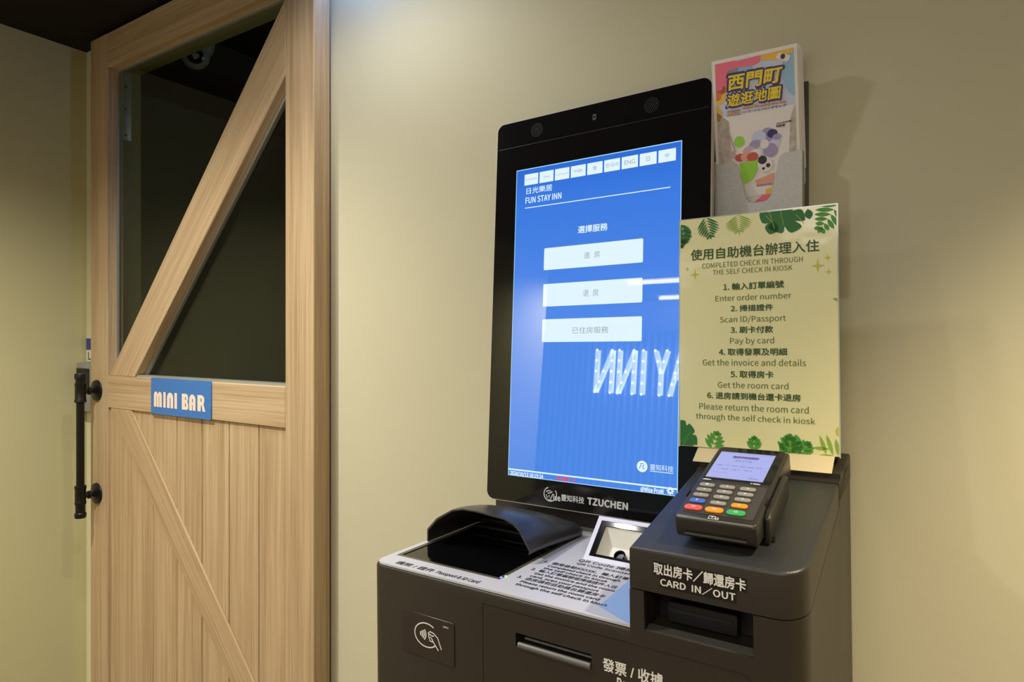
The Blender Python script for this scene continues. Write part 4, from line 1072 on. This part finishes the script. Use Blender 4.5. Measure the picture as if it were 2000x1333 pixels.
# street photo on the lower part
zs_ = Bp(1402, 232)[1]
bpoly(2, rect(X0b, X1b, Z0b, zs_), 5)
bpoly(3, [Bp(1399, 222), Bp(1424, 240), Bp(1430, 310), Bp(1440, 400), (X0b, Z0b), (X0b, zs_)], 4)
bpoly(3, [Bp(1559, 205), Bp(1543, 232), Bp(1540, 300), Bp(1545, 400), (X1b, Z0b), (X1b, zs_)], 4)
bpoly(2, ell(1393, 145, .034, .034)+[], 1)
bpoly(3, [Bp(1392, 133), Bp(1487, 108), Bp(1484, 122), Bp(1470, 130), Bp(1440, 134), Bp(1420, 142), Bp(1410, 178), Bp(1396, 182)], 1)
bpoly(3, [Bp(1487, 108), Bp(1551, 93), Bp(1549, 103), Bp(1535, 108), Bp(1518, 118), Bp(1500, 118), Bp(1488, 120)], 2)
bpoly(2, ell(1556, 135, .018, .036), 3)
bpoly(2, ell(1440, 140, .020, .012), 3)
bpoly(2, ell(1403, 187, .011, .015), 2); bpoly(3, ell(1402, 226, .006, .011), 2)
bpoly(3, ell(1400, 192, .006, .006), 8)
# little camera drawing
bpoly(4, [Bp(1518, 108), Bp(1523, 103), Bp(1545, 109), Bp(1542, 119), Bp(1537, 122), Bp(1516, 115)], 5); bpoly(5, ell(1530, 111, .0030, .0036), 13)
# drink and soft shapes (generic picture, no character)
for k_ in range(6):                        # lilac flower
    a = R_(60*k_+10); c = Bp(1493, 282); bp.mi(11 if k_ % 2 else 0)
    bpoly(4+k_*.1, [(c[0]+.012*math.cos(a)+.010*math.cos(R_(t)), c[1]+.013*math.sin(a)+.010*math.sin(R_(t))) for t in range(0, 360, 24)], 11 if k_ % 2 else 0)
bpoly(5.2, ell(1493, 282, .006, .0065), 5)
bpoly(5, ell(1508, 262, .007, .006), 6); bpoly(5.2, ell(1517, 268, .006, .004), 11)
bpoly(5, ell(1444, 278, .007, .008), 9)
bp.mi(4); stroke(bp, [Bp(1425, 266), Bp(1436, 293)], .0016, lay(5.5))
for q_, (x, y, rr, m_) in enumerate(((1438, 302, .008, 10), (1450, 297, .009, 5), (1464, 296, .009, 10), (1476, 300, .008, 5), (1446, 308, .007, 12), (1458, 306, .008, 14), (1470, 306, .008, 12))):
    bpoly(6+.1*q_, ell(x, y, rr, rr*.8), m_)
bpoly(7, [Bp(1445, 318), Bp(1481, 312), Bp(1478, 334), Bp(1470, 348), Bp(1455, 357), Bp(1449, 345)], 9)
bpoly(7, ell(1494, 320, .010, .011), 5); bpoly(7.2, ell(1489, 312, .006, .006), 13); bpoly(7.2, ell(1500, 322, .003, .003), 13); bpoly(7.2, ell(1491, 328, .002, .002), 13)
bpoly(6, [Bp(1475, 350), Bp(1512, 335), Bp(1510, 358), Bp(1478, 362)], 14)
bpoly(6, [Bp(1450, 362), Bp(1508, 354), Bp(1507, 372), Bp(1455, 384)], 5); bpoly(8, [Bp(1495, 366), Bp(1508, 363), Bp(1508, 374), Bp(1495, 376)], 2)
bpoly(7, [Bp(1466, 396), Bp(1490, 376), Bp(1508, 372), Bp(1506, 398), Bp(1480, 402)], 1); bpoly(7, [Bp(1455, 384), Bp(1466, 388), Bp(1464, 402), Bp(1456, 400)], 3)
# title
def btxt(body, corners, mi, k_, bold):
    "corners: TL,TR,BL,BR in the picture"
    Hh = homog([(0, 1), (1, 1), (0, 0), (1, 0)], [Bp(*c_) for c_ in corners])
    def fnn(p):
        w_ = Hh @ np.array([p[0], p[1], 1.0]); return (w_[0]/w_[2], -.0002*k_, w_[1]/w_[2])
    bp.mi(mi); text(bp, body, 0, 1, 0, 1, fnn, bold)
def grow(c, a):
    (x0, y0), (x1, y1), (x2, y2), (x3, y3) = c; return [(x0-a, y0-a), (x1+a, y1-a), (x2-a, y2+a), (x3+a, y3+a)]
c1 = [(1423, 151), (1529, 131), (1422, 180), (1524, 162)]
c2 = [(1422, 188), (1526, 169), (1420, 212), (1523, 194)]
btxt('西門町', grow(c1, 2.2), 6, 8, .085); btxt('西門町', c1, 7, 10, .03)
btxt('遊逛地圖', grow(c2, 2.0), 6, 8, .075); btxt('遊逛地圖', c2, 7, 10, .025)
btxt('Ximen Shopping Area Map', [(1451, 212), (1536, 198), (1451, 217), (1536, 203)], 8, 8, .03)
btxt('コース・ショッピングマップ', [(1451, 220), (1536, 205), (1451, 224), (1536, 210)], 13, 8, .02)
bp.mi(13); stroke(bp, [Bp(1420, 221), Bp(1447, 216), Bp(1447, 225), Bp(1419, 229)], .0006, lay(8), closed=True)
btxt('免費索取', [(1422, 221.5), (1445, 217.5), (1421.5, 227), (1445, 223)], 8, 9, .02)
btxt('2024年版', [(1516, 242), (1546, 236), (1516, 245), (1546, 239)], 13, 8, .02); btxt('林彭愛', [(1516, 246), (1533, 243), (1516, 251), (1533, 248)], 13, 8, .03)
bp.build('cover_print', BCOL, f0, matrix=BMF)
